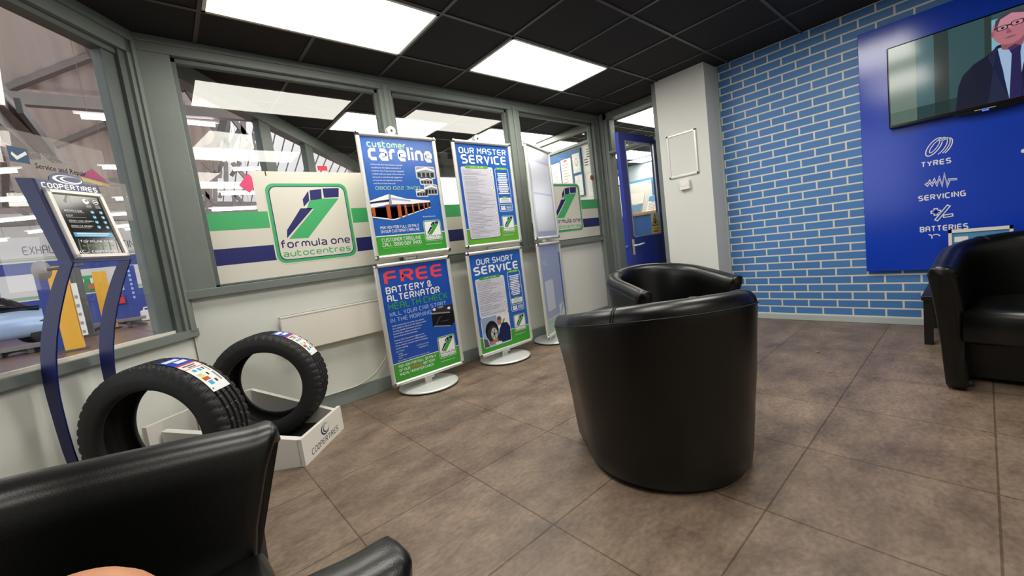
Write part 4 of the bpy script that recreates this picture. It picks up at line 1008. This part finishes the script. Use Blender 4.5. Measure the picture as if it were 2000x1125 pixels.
m = MB(); m.box((XT-.003, .0, z0-.017), (XT+.002, -.03, z0-.010), 'led'); m.build('standby_light', t)

# ================================================================ PILLAR FITTINGS
t = thing('picture_frame', 'empty silver snap frame on the pale pillar', 'picture frame', (4.22, 2.0, 1.75))
m = MB(); fy0, fy1, fz0, fz1 = 2.165, 1.855, 1.53, 1.972
for a_, b_ in (((fy0, fz0), (fy1, fz0+.022)), ((fy0, fz1-.022), (fy1, fz1)), ((fy0, fz0), (fy0-.022, fz1)), ((fy1+.022, fz0), (fy1, fz1))): m.box((4.204, a_[0], a_[1]), (4.219, b_[0], b_[1]), 'alu', bev=.004)
m.build('frame', t); m = MB(); m.box((4.212, fy0-.02, fz0+.02), (4.2195, fy1+.02, fz1-.02), 'wall_white'); m.build('backing', t)
t = thing('wall_switch', 'small white switch box under the empty frame on the pillar', 'switch', (4.22, 2.0, 1.44))
m = MB(); m.box((4.18, 2.052, 1.395), (4.219, 1.95, 1.487), 'white_gloss', bev=.004); m.build('switch_body', t)
m = MB(); m.box((4.176, 2.012, 1.43), (4.181, 1.99, 1.455), 'heater_white'); m.build('switch_rocker', t)
for y in (2.04, 1.962): m = MB(); m.tube([(4.177, y, 1.44), (4.181, y, 1.44)], .004, 'alu', 8); m.build('screw', t)

# ================================================================ CRUMB, FINGER
p = V3((2.55, .70, 0)); d = ray(1597, 689); p = CPOS+d*(-CAMZ/d.z)
m = MB(); m.add([p+V3(q) for q in ((-.014, -.006, .002), (0, -.012, .006), (.014, -.004, .003), (.016, .006, .008), (0, .012, .004), (-.012, .006, .009), (0, 0, .013))], [(0, 1, 6), (1, 2, 6), (2, 3, 6), (3, 4, 6), (4, 5, 6), (5, 0, 6), (5, 4, 3, 2, 1, 0)], 'leaf', True)
tag(m.build('dried_leaf'), 'tiny orange scrap of dry leaf lying on the brown floor tiles', 'leaf')

# ================================================================ CORRIDOR AND RECEPTION BEYOND THE SCREEN
m = MB()      # partition with the notices, in line with the door wall
m.box((4.62, YA+.07, 0), (4.68, 6.1, 1.0), 'wall_grey')
m.box((4.60, YA+.07, 2.30), (4.68, 6.1, 2.335), 'frame_grey'); m.box((4.60, YA+.07, 2.47), (4.68, 6.1, HC), 'frame_grey')
m.box((4.60, 4.45, 0), (4.68, 4.53, HC), 'frame_grey')
m.box((4.64, YA+.07, 1.0), (4.67, 4.45, 2.30), 'wall_white'); m.box((4.64, 5.4, 1.0), (4.67, 6.1, 2.3), 'wall_white')
struct(m.build('wall_notices'))
m = MB(); m.box((2.36, 6.1, 0), (3.86, 6.2, HC), 'wall_white'); m.box((4.55, 6.1, 0), (9.2, 6.2, HC), 'wall_white'); m.box((3.86, 6.1, 0), (4.55, 6.2, 1.75), 'wall_white'); m.box((3.86, 6.1, 2.4), (4.55, 6.2, HC), 'frame_dark')
m.box((3.9, 6.08, 1.75), (4.5, 6.1, 1.82), 'frame_grey')
struct(m.build('wall_corridor'))
m = MB()
m.box((8.7, 1.3, 0), (8.8, 6.2, .9), 'wall_white'); m.box((8.7, 1.3, 2.45), (8.8, 6.2, HC), 'wall_white')
for y0, y1 in ((1.3, 2.3), (4.4, 5.55), (6.05, 6.2)): m.box((8.7, y0, .9), (8.8, y1, 2.45), 'wall_white')
m.box((4.7, 1.25, 0), (8.8, 1.35, HC), 'wall_white')
struct(m.build('wall_reception'))
win = struct(bpy.data.objects.new('window_3', None)); COL.objects.link(win); win.location = (8.72, 3.4, .9)
tag(win, 'far reception windows: white strip beside the blue door, and an unseen one added for glare', 'window')
m = MB()
for y0, y1 in ((2.3, 4.4), (5.55, 6.05)):  # wide opening is unseen, added to send glare onto the MOT posters
    for a_, b_ in (((y0, .9), (y1, .96)), ((y0, 2.39), (y1, 2.45)), ((y0, .9), (y0+.06, 2.45)), ((y1-.06, .9), (y1, 2.45))): m.box((8.68, a_[0], a_[1]), (8.76, b_[0], b_[1]), 'frame_grey')
m.build('window_frame', win)
for y0, y1 in ((2.3, 4.4), (5.55, 6.05)):
    m = MB(); m.add([(8.72, y0, .95), (8.72, y1, .95), (8.72, y1, 2.4), (8.72, y0, 2.4)], [(0, 1, 2, 3)], 'glass_far'); m.build('pane', win)
# notices on the partition (plane x = 4.63, facing the corridor / viewer)
t = thing('notice_board', 'blue-framed notice board behind the third poster stand', 'notice board', (4.63, 4.0, 1.7))
m = MB(); m.box((4.615, 3.62, 1.62), (4.639, 4.35, 2.275), 'board_blue'); m.build('board', t)
def notice(y0, y1, z0, z1, label, kind):
    s = Sheet((4.612 if y0 > 3.6 else 4.637, y0, z0), (0, -1, 0), (0, 0, 1), (-1, 0, 0), y0-y1, z1-z0); s.rect(0, 0, 1, 1, 'paper', 0)
    if kind == 1:
        s.rect(.3, .92, .6, .97, 'red', 1); s.rect(.08, .03, .92, .06, 'p_green', 1)
        for k in range(8): s.rect(.12, .83-.09*k, .12+random.uniform(.4, .75), .845-.09*k, 'p_grey', 1)
    elif kind == 2: s.rr(.1, .1, .9, .9, .01, 'lemon', 1).rr(.13, .13, .87, .87, .01, 'paper', 2).ell(.5, .55, .2, .2, 'p_grey', 3).ell(.5, .55, .15, .15, 'paper', 4)
    elif kind == 3:
        for k in range(4): s.rect(.32, .82-.09*k, .60, .855-.09*k, 'p_black', 1)
        for k in range(3): s.rect(.1, .46-.1*k, .42, .495-.1*k, 'p_black', 1); s.rect(.52, .46-.1*k, .86, .495-.1*k, 'p_black', 1)
    else:
        s.st('2', .44, .82, .54, .92, 'p_grey', .8, 1)
        for k in range(8): s.rect(.12, .74-.08*k, .12+random.uniform(.45, .72), .752-.08*k, 'p_grey', 1)
    return tag(s.build('notice'), label, 'notice', 'papers behind the screen glass')
notice(3.99, 3.80, 1.72, 2.18, 'white paper notice with a red heading on the blue notice board', 1)
notice(3.77, 3.64, 1.95, 2.21, 'small cream certificate with a round emblem at the right of the notice board', 2)
notice(4.18, 4.01, 1.70, 2.16, 'plain paper notice at the left edge of the board, next to the third poster stand', 4)
notice(3.60, 3.40, 1.92, 2.28, 'white sheet with black bar pattern beside the end post of the screen', 3)
notice(3.56, 3.385, 1.60, 1.90, 'printed paper headed with a figure 2, under the sheet with black bars', 4)
notice(3.76, 3.63, 1.63, 1.91, 'printed paper under the small cream certificate', 4)
q = at_y(1156, 347, YA+.011); m = MB(); m.lathe([(.034, 0), (.034, .002), (.012, .004), (.0, .004)], 'p_orange', 20, Matrix.Translation(q) @ Matrix.Rotation(R_(90), 4, 'X'))
tag(m.build('round_sticker'), 'small round orange sticker on the screen glass beside its end post', 'sticker')
# reception desk with leaflets
t = thing('reception_desk', 'blue reception desk with a pale wood top, seen through and beside the blue door', 'desk', (5.5, 3.3, 0))
m = MB(); m.box((5.25, 2.3, 0), (5.32, 4.4, 1.245), 'desk_blue'); m.box((5.32, 2.3, 0), (6.0, 2.37, 1.2), 'desk_blue'); m.box((5.32, 4.33, 0), (6.0, 4.4, 1.2), 'desk_blue'); m.build('desk_front', t)
m = MB(); m.box((5.2, 2.26, 1.245), (5.62, 4.44, 1.285), 'desk_wood', bev=.004); m.build('counter_top', t)
m = MB(); m.box((5.5, 2.37, .72), (6.1, 4.33, .75), 'desk_wood'); m.build('work_top', t)
def leaflet(y, wd, hh_, kind, label, x=5.42):
    t = thing('leaflet_holder', label, 'leaflet holder', (x, y, 1.285), 0, 'leaflet holders on the reception desk')
    m = MB(); m.obox((x-.05, y, 1.285), (x+.09, y, 1.285+hh_), wd, .012, 'paper', (0, 1, 0) if False else (-1, 0, 0)); m.build('card', t)
    V = V3((.14, 0, hh_)).normalized(); N = V3((-hh_, 0, .14)).normalized()
    s = Sheet(V3((x-.05, y+wd/2, 1.285))+N*.0075, (0, -1, 0), V, N, wd, math.hypot(.14, hh_))
    if kind == 0: s.rect(0, 0, 1, .45, 'p_grey', 1); [s.rect(.08+.3*k, .05+.2*j, .32+.3*k, .2+.2*j, 'paper_blue', 2) for k in range(3) for j in range(2)]; s.poly([(0, .45), (1, .45), (1, .62), (.6, .42), (0, .5)], 'p_white', 2)
    if kind == 1: s.poly([(0, .9), (0, .68), (.5, .58), (1, .68), (1, .98), (0, .98)], 'paper_blue', 1); [s.rect(.1, .5-.1*k, .8, .53-.1*k, 'p_grey', 1) for k in range(5)]
    if kind == 2: s.rect(.05, .7, .95, .95, 'p_pale', 1); [s.rect(.1, .55-.1*k, .9, .58-.1*k, 'p_text', 1) for k in range(5)]
    s.build('print', t); m = MB(); m.box((x-.07, y-wd/2, 1.286), (x+.10, y+wd/2, 1.292), 'glass_far'); m.build('holder_base', t)
leaflet(3.36, .27, .30, 0, 'white leaflet sheet with blue pictures, left on the reception counter behind the door glass')
leaflet(3.07, .17, .22, 1, 'paper leaflet with a blue top, second on the reception counter')
leaflet(2.86, .15, .23, 2, 'pale green and white leaflet, rightmost on the reception counter')
t = thing('computer_monitor', 'dark computer monitor on the reception desk left of the door', 'monitor', (5.75, 4.05, .75))
m = MB(); m.box((5.72, 3.82, 1.0), (5.76, 4.32, 1.62), 'tv_black', bev=.006); m.build('display', t); m = MB(); m.box((5.73, 4.04, .76), (5.76, 4.10, 1.02), 'tv_black'); m.box((5.65, 3.95, .75), (5.85, 4.2, .765), 'tv_black'); m.build('monitor_stand', t)
t = thing('wall_cabinet', 'pale blue glazed cabinet at the back of the reception, seen through the door glass', 'cabinet', (8.3, 4.9, 0))
m = MB(); m.box((8.0, 4.45, 0), (8.69, 5.4, 2.1), 'paper_blue'); m.build('cabinet_body', t)
m = MB(); m.box((7.97, 4.5, 1.2), (8.0, 5.35, 2.05), 'wall_white'); m.build('cabinet_door', t)
def exit_sign(P, label, W=.2, H=.12, fwd=False):
    t = thing('exit_sign', label, 'exit sign', P)
    m = MB(); m.box((P[0]-.006, P[1]-W/2, P[2]), (P[0]+.006, P[1]+W/2, P[2]+H), 'p_white'); m.build('sign_plate', t)
    s = Sheet((P[0]-.0065, P[1]+W/2, P[2]), (0, -1, 0), (0, 0, 1), (-1, 0, 0), W, H)
    s.rect(.04, .06, .96, .94, 'sign_green', 1)
    if fwd: s.rect(.45, .35, .55, .85, 'p_white', 2).poly([(.28, .48), (.5, .15), (.72, .48)], 'p_white', 2)
    else: s.rect(.72, .2, .92, .9, 'p_white', 2).ell(.5, .78, .05, .09, 'p_white', 2).line([(.5, .68), (.46, .45), (.36, .2)], .018, 'p_white', 2).line([(.46, .45), (.58, .3), (.6, .12)], .018, 'p_white', 2).line([(.36, .6), (.5, .64), (.62, .52)], .015, 'p_white', 2)
    s.build('print', t); m = MB(); m.box((P[0]-.003, P[1]-.01, P[2]+H), (P[0]+.003, P[1]+.01, HC), 'steel'); m.build('hanger', t)
q = at_pl(1245, 260, (6.3, 0, 0), (1, 0, 0)); exit_sign((6.3, q.y, q.z-.1), 'green and white running figure exit sign hanging beyond the top of the blue door', .3, .14)
q = at_pl(1021, 335, (5.2, 0, 0), (1, 0, 0)); exit_sign((5.2, q.y, q.z-.08), 'green down-arrow exit sign beyond the screen, between second and third poster stands', .22, .16, True)

# ================================================================ WORKSHOP HALL
HY = 26.0
def hz(px, py): return at_y(px, py, HY).z
zt = hz(150, 482); zg0 = hz(150, 502.5); zg1 = hz(150, 505.5); zb1 = hz(150, 527); zs0 = hz(150, 571); zs1 = hz(150, 577)
m = MB()
for z0, z1, k in ((0, zs1, 'h_blue'), (zs1, zs1+.05, 'h_white'), (zs1+.05, zs0+.05, 'h_green'), (zs0+.05, zb1, 'h_white'), (zb1, zg1, 'h_blue'), (zg1, zg0, 'h_white'), (zg0, zg0+.07, 'h_green'), (zg0+.07, 10, 'h_white')):
    m.box((-26, HY, z0), (14, HY+.2, z1), k)
struct(m.build('wall_workshop'))
t = thing('workshop_sign', 'long white EXHAUST TESTING fascia sign on the far workshop wall', 'sign', (-4, HY-.03, zg0))
m = MB(); m.box((-9, HY-.06, zg0+.12), (2.2, HY-.01, zt+.25), 'h_white'); m.build('sign_board', t)
a0 = at_y(46, 500, HY-.07); a1 = at_y(276, 481, HY-.07)
s = Sheet((a0.x, HY-.062, zg0+.2), (1, 0, 0), (0, 0, 1), (0, -1, 0), a1.x-a0.x, .45)
s.st('EXHAUST', 0, .1, .345, .9, 'p_navy', .7, 1).st('TESTING', .64, .1, 1.0, .9, 'p_navy', .7, 1); s.build('lettering', t)
# roof: sloping corrugated bays between lattice girders, open glazing on the right
for k, (ya, za, yb_, zb_) in enumerate(((10.6, 4.75, 2.4, 8.2), (18.3, 4.9, 10.6, 8.0), (26, 5.0, 18.3, 8.0))):
    m = MB(); xr = (2.5, 2.3, 2.6)[k]; xl = -22; vs = [(xl, ya, za), (xr, ya, za), (xr, yb_, zb_), (xl, yb_, zb_)]
    m.add(vs+[(x, y, z+.06) for x, y, z in vs], [(0, 1, 2, 3), (7, 6, 5, 4), (0, 4, 5, 1), (1, 5, 6, 2), (2, 6, 7, 3), (3, 7, 4, 0)], 'corrugated'); struct(m.build('ceiling_workshop'))
def beam(name, pts, wd, hg, label=None, mt='h_steel'):
    m = MB()
    for a_, b_ in pts: m.obox(a_, b_, wd, hg, mt)
    return struct(m.build(name))
P1 = (V3((0, 10.6, 4.7)), V3((0, 8.2-4.75, 10.6-2.4)))   # plane of first bay (point, normal)
P2 = (V3((0, 18.3, 4.85)), V3((0, 8.0-4.9, 18.3-10.6)))
on1 = lambda x, y: at_pl(x, y, *P1); on2 = lambda x, y: at_pl(x, y, *P2)
Y = lambda x, y, d: at_y(x, y, d)
beam('trim_2', [(Y(-60, 186, 10.3), Y(30, 193, 10.3)), (Y(30, 193, 10.3), Y(560, 232, 10.3))], .14, .2)                      # main girder
beam('trim_3', [(on1(20, 172), on1(262, 78)), (on1(158, 60), on1(230, 205))], .10, .10)                           # bay 1 brace, rafter
beam('trim_4', [(Y(200, 105, 8.0), Y(262, 165, 8.0))], .12, .12)
beam('trim_5', [(on2(100, 288), on2(262, 222)), (on2(196, 200), on2(236, 310))], .13, .13)
beam('trim_6', [(Y(-40, 165, 6.4), Y(110, 308, 11.5)), (Y(-60, 190, 6.0), Y(66, 300, 11.0))], .15, .2, mt='h_steel')
beam('trim_7', [(Y(36, 206, 7.0), Y(104, 296, 10.5))], .05, .16, mt='h_steel_dark')
beam('trim_8', [(Y(70, 298, 17.9), Y(300, 308, 17.9))], .2, .3)
for k, (y0, y1, d) in enumerate(((367, 352, 20), (398, 386, 22), (436, 422, 24), (333, 330, 18.5))):
    beam('trim_%d' % (9+k), [(Y(-40, y0+3, d), Y(300, y1, d))], .18, .24)
beam('trim_13', [(Y(20, 398, 21.5), Y(60, 425, 21.5)), (Y(10, 300, 16), Y(10, 400, 20)), (Y(40, 345, 19), Y(60, 362, 19)), (Y(10, 350, 19), Y(40, 375, 19))], .14, .14)
# lattice girder members seen through the first pane
lat = [((394, 222), (455, 293), 12), ((443, 226), (441, 301), 12), ((450, 226), (507, 298), 12), ((475, 227), (475, 298), 12), ((481, 228), (450, 287), 12.3), ((506, 254), (479, 296), 12.3),
       ((395, 315), (426, 343), 15), ((441, 317), (442, 357), 15), ((435, 317), (422, 340), 15.3), ((454, 318), (493, 362), 15), ((469, 317), (452, 343), 15.3), ((421, 316), (420, 398), 15),
       ((404, 368), (407, 412), 17), ((393, 370), (418, 396), 17), ((456, 380), (460, 409), 17), ((434, 372), (429, 386), 17), ((456, 378), (474, 396), 17), ((505, 340), (470, 380), 15)]
beam('trim_14', [(Y(*a_, d), Y(*b_, d)) for a_, b_, d in lat], .09, .11)
beam('trim_15', [(Y(441, 222, 11.7), Y(422, 283, 11.7)), (Y(422, 283, 11.7), Y(360, 312, 11.7)), (Y(350, 172, 9.5), Y(372, 160, 9.5)), (Y(362, 165, 9.5), Y(382, 195, 9.5))], .12, .14, mt='h_steel_dark')
beam('trim_16', [(Y(385, 398, 18), Y(560, 399, 18)), (Y(385, 413, 20), Y(560, 412, 20))], .14, .16)
m = MB()      # glazing bars of the open rooflight
for k in range(26):
    x = 1.0+.42*k; m.obox((x, 26, 5.2), (x, 10.6, 10.5), .035, .06, 'h_steel')
struct(m.build('trim_17'))
# fluorescent tubes
def roof_z(y):
    for ya, za, yb, zb in ((10.6, 4.75, 2.4, 8.2), (18.3, 4.9, 10.6, 8.0), (26, 5.0, 18.3, 8.0)):
        if yb <= y <= ya: return za+(zb-za)*(ya-y)/(ya-yb)
def tube(a_, b_, d, label, r=.04):
    p = Y(*a_, d); q = Y(*b_, d); t = thing('fluorescent_tube', label, 'light', (p+q)/2, 0, 'fluorescent tubes in the workshop')
    m = MB(); m.tube([p, q], r, 'tube_light', 10); m.build('tube', t)
    u = (q-p).normalized()
    m = MB(); m.obox(p-u*.08+V3((0, 0, r*1.4)), q+u*.08+V3((0, 0, r*1.4)), r*1.4, r*.8, 'white_gloss'); m.build('fitting', t)
    m = MB()
    for f_ in (.15, .85): w_ = p.lerp(q, f_); m.tube([w_+V3((0, 0, r*1.6)), V3((w_.x, w_.y, roof_z(w_.y)))], .004, 'h_steel', 4)
    m.build('hanger', t)
tube((158, 227), (246, 233), 9.5, 'short fluorescent tube left of the corner post, nearest in the workshop')
tube((358, 238), (420, 244), 10.5, 'fluorescent tube seen at the upper left of the first screen pane')
tube((200, 327), (256, 328), 14, 'fluorescent tube at the right of the magenta triangle sticker')
tube((-30, 392), (66, 388), 15, 'fluorescent tube left of the leaflet stand header')
tube((-30, 337), (33, 333), 13, 'fluorescent tube at the left edge above the leaflet stand')
tube((-30, 434), (80, 424), 17, 'long fluorescent tube left of the leaflet stand poster')
tube((226, 389), (272, 387), 16, 'fluorescent tube behind the right edge of the leaflet stand header')
tube((208, 420), (275, 416), 18, 'fluorescent tube in the middle right of the workshop window')
tube((225, 443), (280, 438), 20, 'fluorescent tube above the TESTING sign, upper of the close pair')
tube((245, 448), (281, 444), 22, 'fluorescent tube above the TESTING sign, lower of the close pair')
tube((55, 454), (92, 450), 20, 'fluorescent tube above the EXHAUST lettering')
tube((-20, 471), (13, 468), 20, 'fluorescent tube at the left edge above the EXHAUST lettering')
tube((432, 378), (500, 377), 13, 'fluorescent tube left of the white board in the first screen pane')
tube((414, 410), (500, 406), 15, 'fluorescent tube just above the green stripe of the first window film')
tube((456, 331), (520, 329), 14, 'fluorescent tube behind the pink diamond sticker')

# lift posts and things on the workshop floor
def floor_pt(px, py, H0=0):
    d = ray(px, py); return CPOS+d*((H0-CAMZ)/d.z)
def post(name, pxb, pxt, d, wd, mt, label, cat='vehicle lift post', arm=None):
    b_ = Y(*pxb, d); t_ = Y(*pxt, d); t = thing(name, label, cat, (b_.x, d, 0), 0)
    m = MB(); m.box((b_.x-wd/2, d-wd*.4, 0), (b_.x+wd/2, d+wd*.4, t_.z), mt, bev=.01); m.build('column', t)
    m = MB(); m.box((b_.x-wd*.8, d-wd*.7, -.01), (b_.x+wd*.8, d+wd*.7, .03), 'h_steel_dark'); m.build('base_plate', t)
    return t, b_, t_
t, b_, t_ = post('lift_post', (146, 672), (118, 520), 13.5, .30, 'h_yellow', 'yellow vehicle lift post behind the left leg of the leaflet stand')
m = MB(); m.box((b_.x+.17, 13.4, .3), (b_.x+.25, 13.5, 1.5), 'paper'); [m.box((b_.x+.18, 13.395, .35+.2*k), (b_.x+.23, 13.401, .42+.2*k), 'p_grey') for k in range(5)]; m.build('number_scale', t)
t, b_, t_ = post('lift_post', (212, 615), (195, 530), 20, .34, 'h_yellow', 'yellow lift post half hidden by the right leg of the leaflet stand')
t, b_, t_ = post('lift_post', (268, 610), (251, 519), 23, .42, 'h_blue', 'blue lift post with white letters near the corner post of the workshop window')
s = Sheet((b_.x-.02, 23-.175, .9), (1, 0, 0), (0, 0, 1), (0, -1, 0), .09, 2.0)
[s.rect(.1, .92-.09*k, .9, .97-.09*k, 'p_lav', 1) for k in range(11)]; s.build('lettering', t)
t, b_, t_ = post('lift_post', (166, 628), (146, 524), 18, .30, 'h_steel_dark', 'dark steel lift post right of the left curved leg of the leaflet stand')
t, b_, t_ = post('lift_post', (120, 655), (96, 530), 14.2, .36, 'h_blue', 'dark blue lift post left of the yellow lift post')
# far green cabinet board, red canister, fan, ramps, car
t = thing('tool_board', 'green tool board with white boxes on the far workshop wall', 'tool board', (Y(170, 560, HY).x, HY, 1))
p = Y(148, 572, HY-.1); q = Y(196, 540, HY-.1)
m = MB(); m.box((p.x, HY-.12, p.z), (q.x, HY-.01, q.z+.1), 'sign_green'); m.build('board', t)
for k, (a_, b__, c_, d_) in enumerate(((.08, .1, .3, .55), (.5, .12, .7, .5), (.12, .68, .4, .92), (.62, .55, .9, .95))):
    m = MB(); dx = q.x-p.x; dz = q.z-p.z; m.box((p.x+dx*a_, HY-.25, p.z+dz*b__), (p.x+dx*c_, HY-.12, p.z+dz*d_), ('h_white', 'p_orange', 'h_white', 'paper')[k]); m.build('storage_box', t)
p = Y(84, 528, 12); t = thing('wall_fan', 'round grey fan disc seen left of the leaflet stand legs', 'fan', p)
Mx = Matrix.Translation(p) @ Matrix.Rotation(R_(58), 4, 'Z') @ Matrix.Rotation(R_(90), 4, 'X')
m = MB(); m.lathe([(.0, .05), (.05, .05), (.06, .02), (.185, .0), (.19, -.02), (.18, -.05), (.07, -.08), (.0, -.08)], 'h_steel', 36, Mx); m.build('disc', t)
m = MB(); m.tube([p, p+V3((.55, .15, .05))], .03, 'h_steel_dark', 8); m.build('arm', t)
p = Y(236, 585, 25.85); t = thing('red_canister', 'small red canister hanging on the blue workshop wall', 'canister', p)
m = MB(); m.box((p.x-.13, 25.8, p.z-.2), (p.x+.13, 26.0, p.z+.12), 'red', bev=.03); m.build('body', t); m = MB(); m.tube([(p.x-.1, 25.87, p.z+.12), (p.x-.08, 25.87, p.z+.2), (p.x+.08, 25.87, p.z+.2), (p.x+.1, 25.87, p.z+.12)], .02, 'red', 8); m.build('handle', t)
p = Y(287, 604, 22); t = thing('fuel_can', 'white jerrycan on the workshop floor by the corner post', 'jerrycan', (p.x, 22, 0))
m = MB(); m.box((p.x-.22, 21.85, .0), (p.x+.16, 22.15, .42), 'h_white', bev=.05); m.build('body', t); m = MB(); m.tube([(p.x-.1, 22, .42), (p.x-.08, 22, .52), (p.x+.08, 22, .52), (p.x+.1, 22, .42)], .03, 'h_white', 8); m.build('handle', t)
p = Y(312, 600, 22.3); t = thing('trolley_jack', 'small red trolley jack on the workshop floor beside the white jerrycan', 'trolley jack', (p.x, 22.3, 0))
m = MB(); m.box((p.x-.3, 22.1, .08), (p.x+.35, 22.4, .24), 'red', bev=.04); m.build('body', t); m = MB(); m.tube([(p.x-.2, 22.25, .2), (p.x-.1, 22.6, .75)], .03, 'h_steel', 8); m.build('handle', t)
for dx in (-.22, .27):
    m = MB(); m.tube([(p.x+dx, 22.08, .09), (p.x+dx, 22.42, .09)], .09, 'dark_rubber', 14); m.build('wheel', t)
def ramp(y, x0, x1, z, label):
    t = thing('lift_ramp', label, 'vehicle ramp', ((x0+x1)/2, y, 0), 0, 'low steel ramps on the workshop floor')
    m = MB(); m.box((x0, y-.3, z), (x1, y+.3, z+.08), 'h_steel'); m.build('runway', t)
    m = MB(); m.obox((x0, y, 0), (x0+.7, y, z), .12, .1, 'h_steel_dark'); m.obox((x1, y, 0), (x1-.7, y, z), .12, .1, 'h_steel_dark'); m.box((x0+.4, y-.25, 0), (x0+.5, y+.25, z), 'h_steel_dark'); m.box((x1-.5, y-.25, 0), (x1-.4, y+.25, z), 'h_steel_dark'); m.build('support', t)
ramp(19.2, Y(160, 630, 19.2).x, Y(282, 610, 18.8).x, .22, 'low grey steel ramp on the workshop floor, between curved legs and corner post')
ramp(15.2, Y(-60, 690, 15.2).x, Y(112, 650, 15.2).x, .12, 'low grey steel ramp on the workshop floor at the left edge of the photo')
# car at the left edge
p = Y(40, 630, 16.6); t = thing('parked_car', 'pale blue car partly visible on a ramp at the left edge of the workshop window', 'car', (p.x, 16.6, .2))
prof = [(-2.0, .35), (-1.95, .75), (-1.2, .9), (-.6, 1.35), (.7, 1.4), (1.3, .95), (1.95, .85), (2.05, .4), (1.6, .3), (-1.6, .3)]
Mc = Matrix.Translation((p.x-1.0, 16.6, .1)) @ Matrix.Rotation(R_(20), 4, 'Z') @ Matrix(((1, 0, 0, 0), (0, 0, -1, 0), (0, 1, 0, 0), (0, 0, 0, 1)))
def loft(secs, mt):
    mb = MB(); vs = []; fs = []
    for x, zb, zt_, hw_, ht in secs:
        zm = zb+(zt_-zb)*.45
        ring = [(-hw_*.9, zb), (-hw_, zb+.12), (-hw_, zm), (-ht*1.02, zt_-.07), (-ht*.85, zt_), (ht*.85, zt_), (ht*1.02, zt_-.07), (hw_, zm), (hw_, zb+.12), (hw_*.9, zb)]
        vs += [Mc @ V3((x, z, y)) for y, z in ring]
    n = 10
    for q in range(len(secs)-1): fs += [(q*n+r, q*n+(r+1) % n, q*n+n+(r+1) % n, q*n+n+r) for r in range(n)]
    fs += [tuple(range(n-1, -1, -1)), tuple(range((len(secs)-1)*n, len(secs)*n))]
    return mb.add(vs, fs, mt, True)
loft([(-2.05, .42, .72, .6, .5), (-1.95, .3, .85, .74, .66), (-1.3, .24, .95, .8, .7), (-.85, .24, 1.0, .82, .68), (.9, .24, 1.0, .82, .68), (1.3, .24, .93, .81, .68), (1.9, .28, .82, .74, .6), (2.1, .4, .66, .55, .45)], 'h_car').build('body', t)
loft([(-1.35, .92, .98, .74, .66), (-.75, .92, 1.36, .76, .56), (.2, .92, 1.42, .76, .56), (.75, .92, 1.32, .75, .54), (1.25, .9, .96, .72, .64)], 'tv_black').build('side_window', t)
loft([(-.8, 1.34, 1.39, .56, .52), (.2, 1.40, 1.45, .57, .53), (.7, 1.32, 1.37, .55, .51)], 'h_car').build('roof', t)
for dx in (-1.25, 1.3):
    for zz_ in (-.78, .62):
        m = MB(); m.lathe([(.0, 0), (.31, 0), (.33, .03), (.33, .15), (.31, .18), (0, .18)], 'dark_rubber', 24, Mc @ Matrix.Translation((dx, .32, zz_))); m.build('wheel', t)

# ================================================================ FINGERTIP close to the lens
def finger():
    dep = .036; T = CPOS+ray(122, 1166)*dep; dn = (CD+CF*.15-CR*.12).normalized(); root = T+dn*.02
    t = thing('person', 'fingertip of the person taking the photo, just peeking in at the lower left edge', 'person', root)
    m = MB(); pts = []; rs = []
    for k in range(22):
        u = .046*(k/21)**1.6; pts.append(T+dn*u); q = min(1, u/.0082); rs.append(max(.0003, .0082*(1-(1-q)**2)**.5*(1+.05*min(1, u/.03))))
    m.tube(pts, rs, 'skin', 40); m.build('finger', t)
    return t
finger()
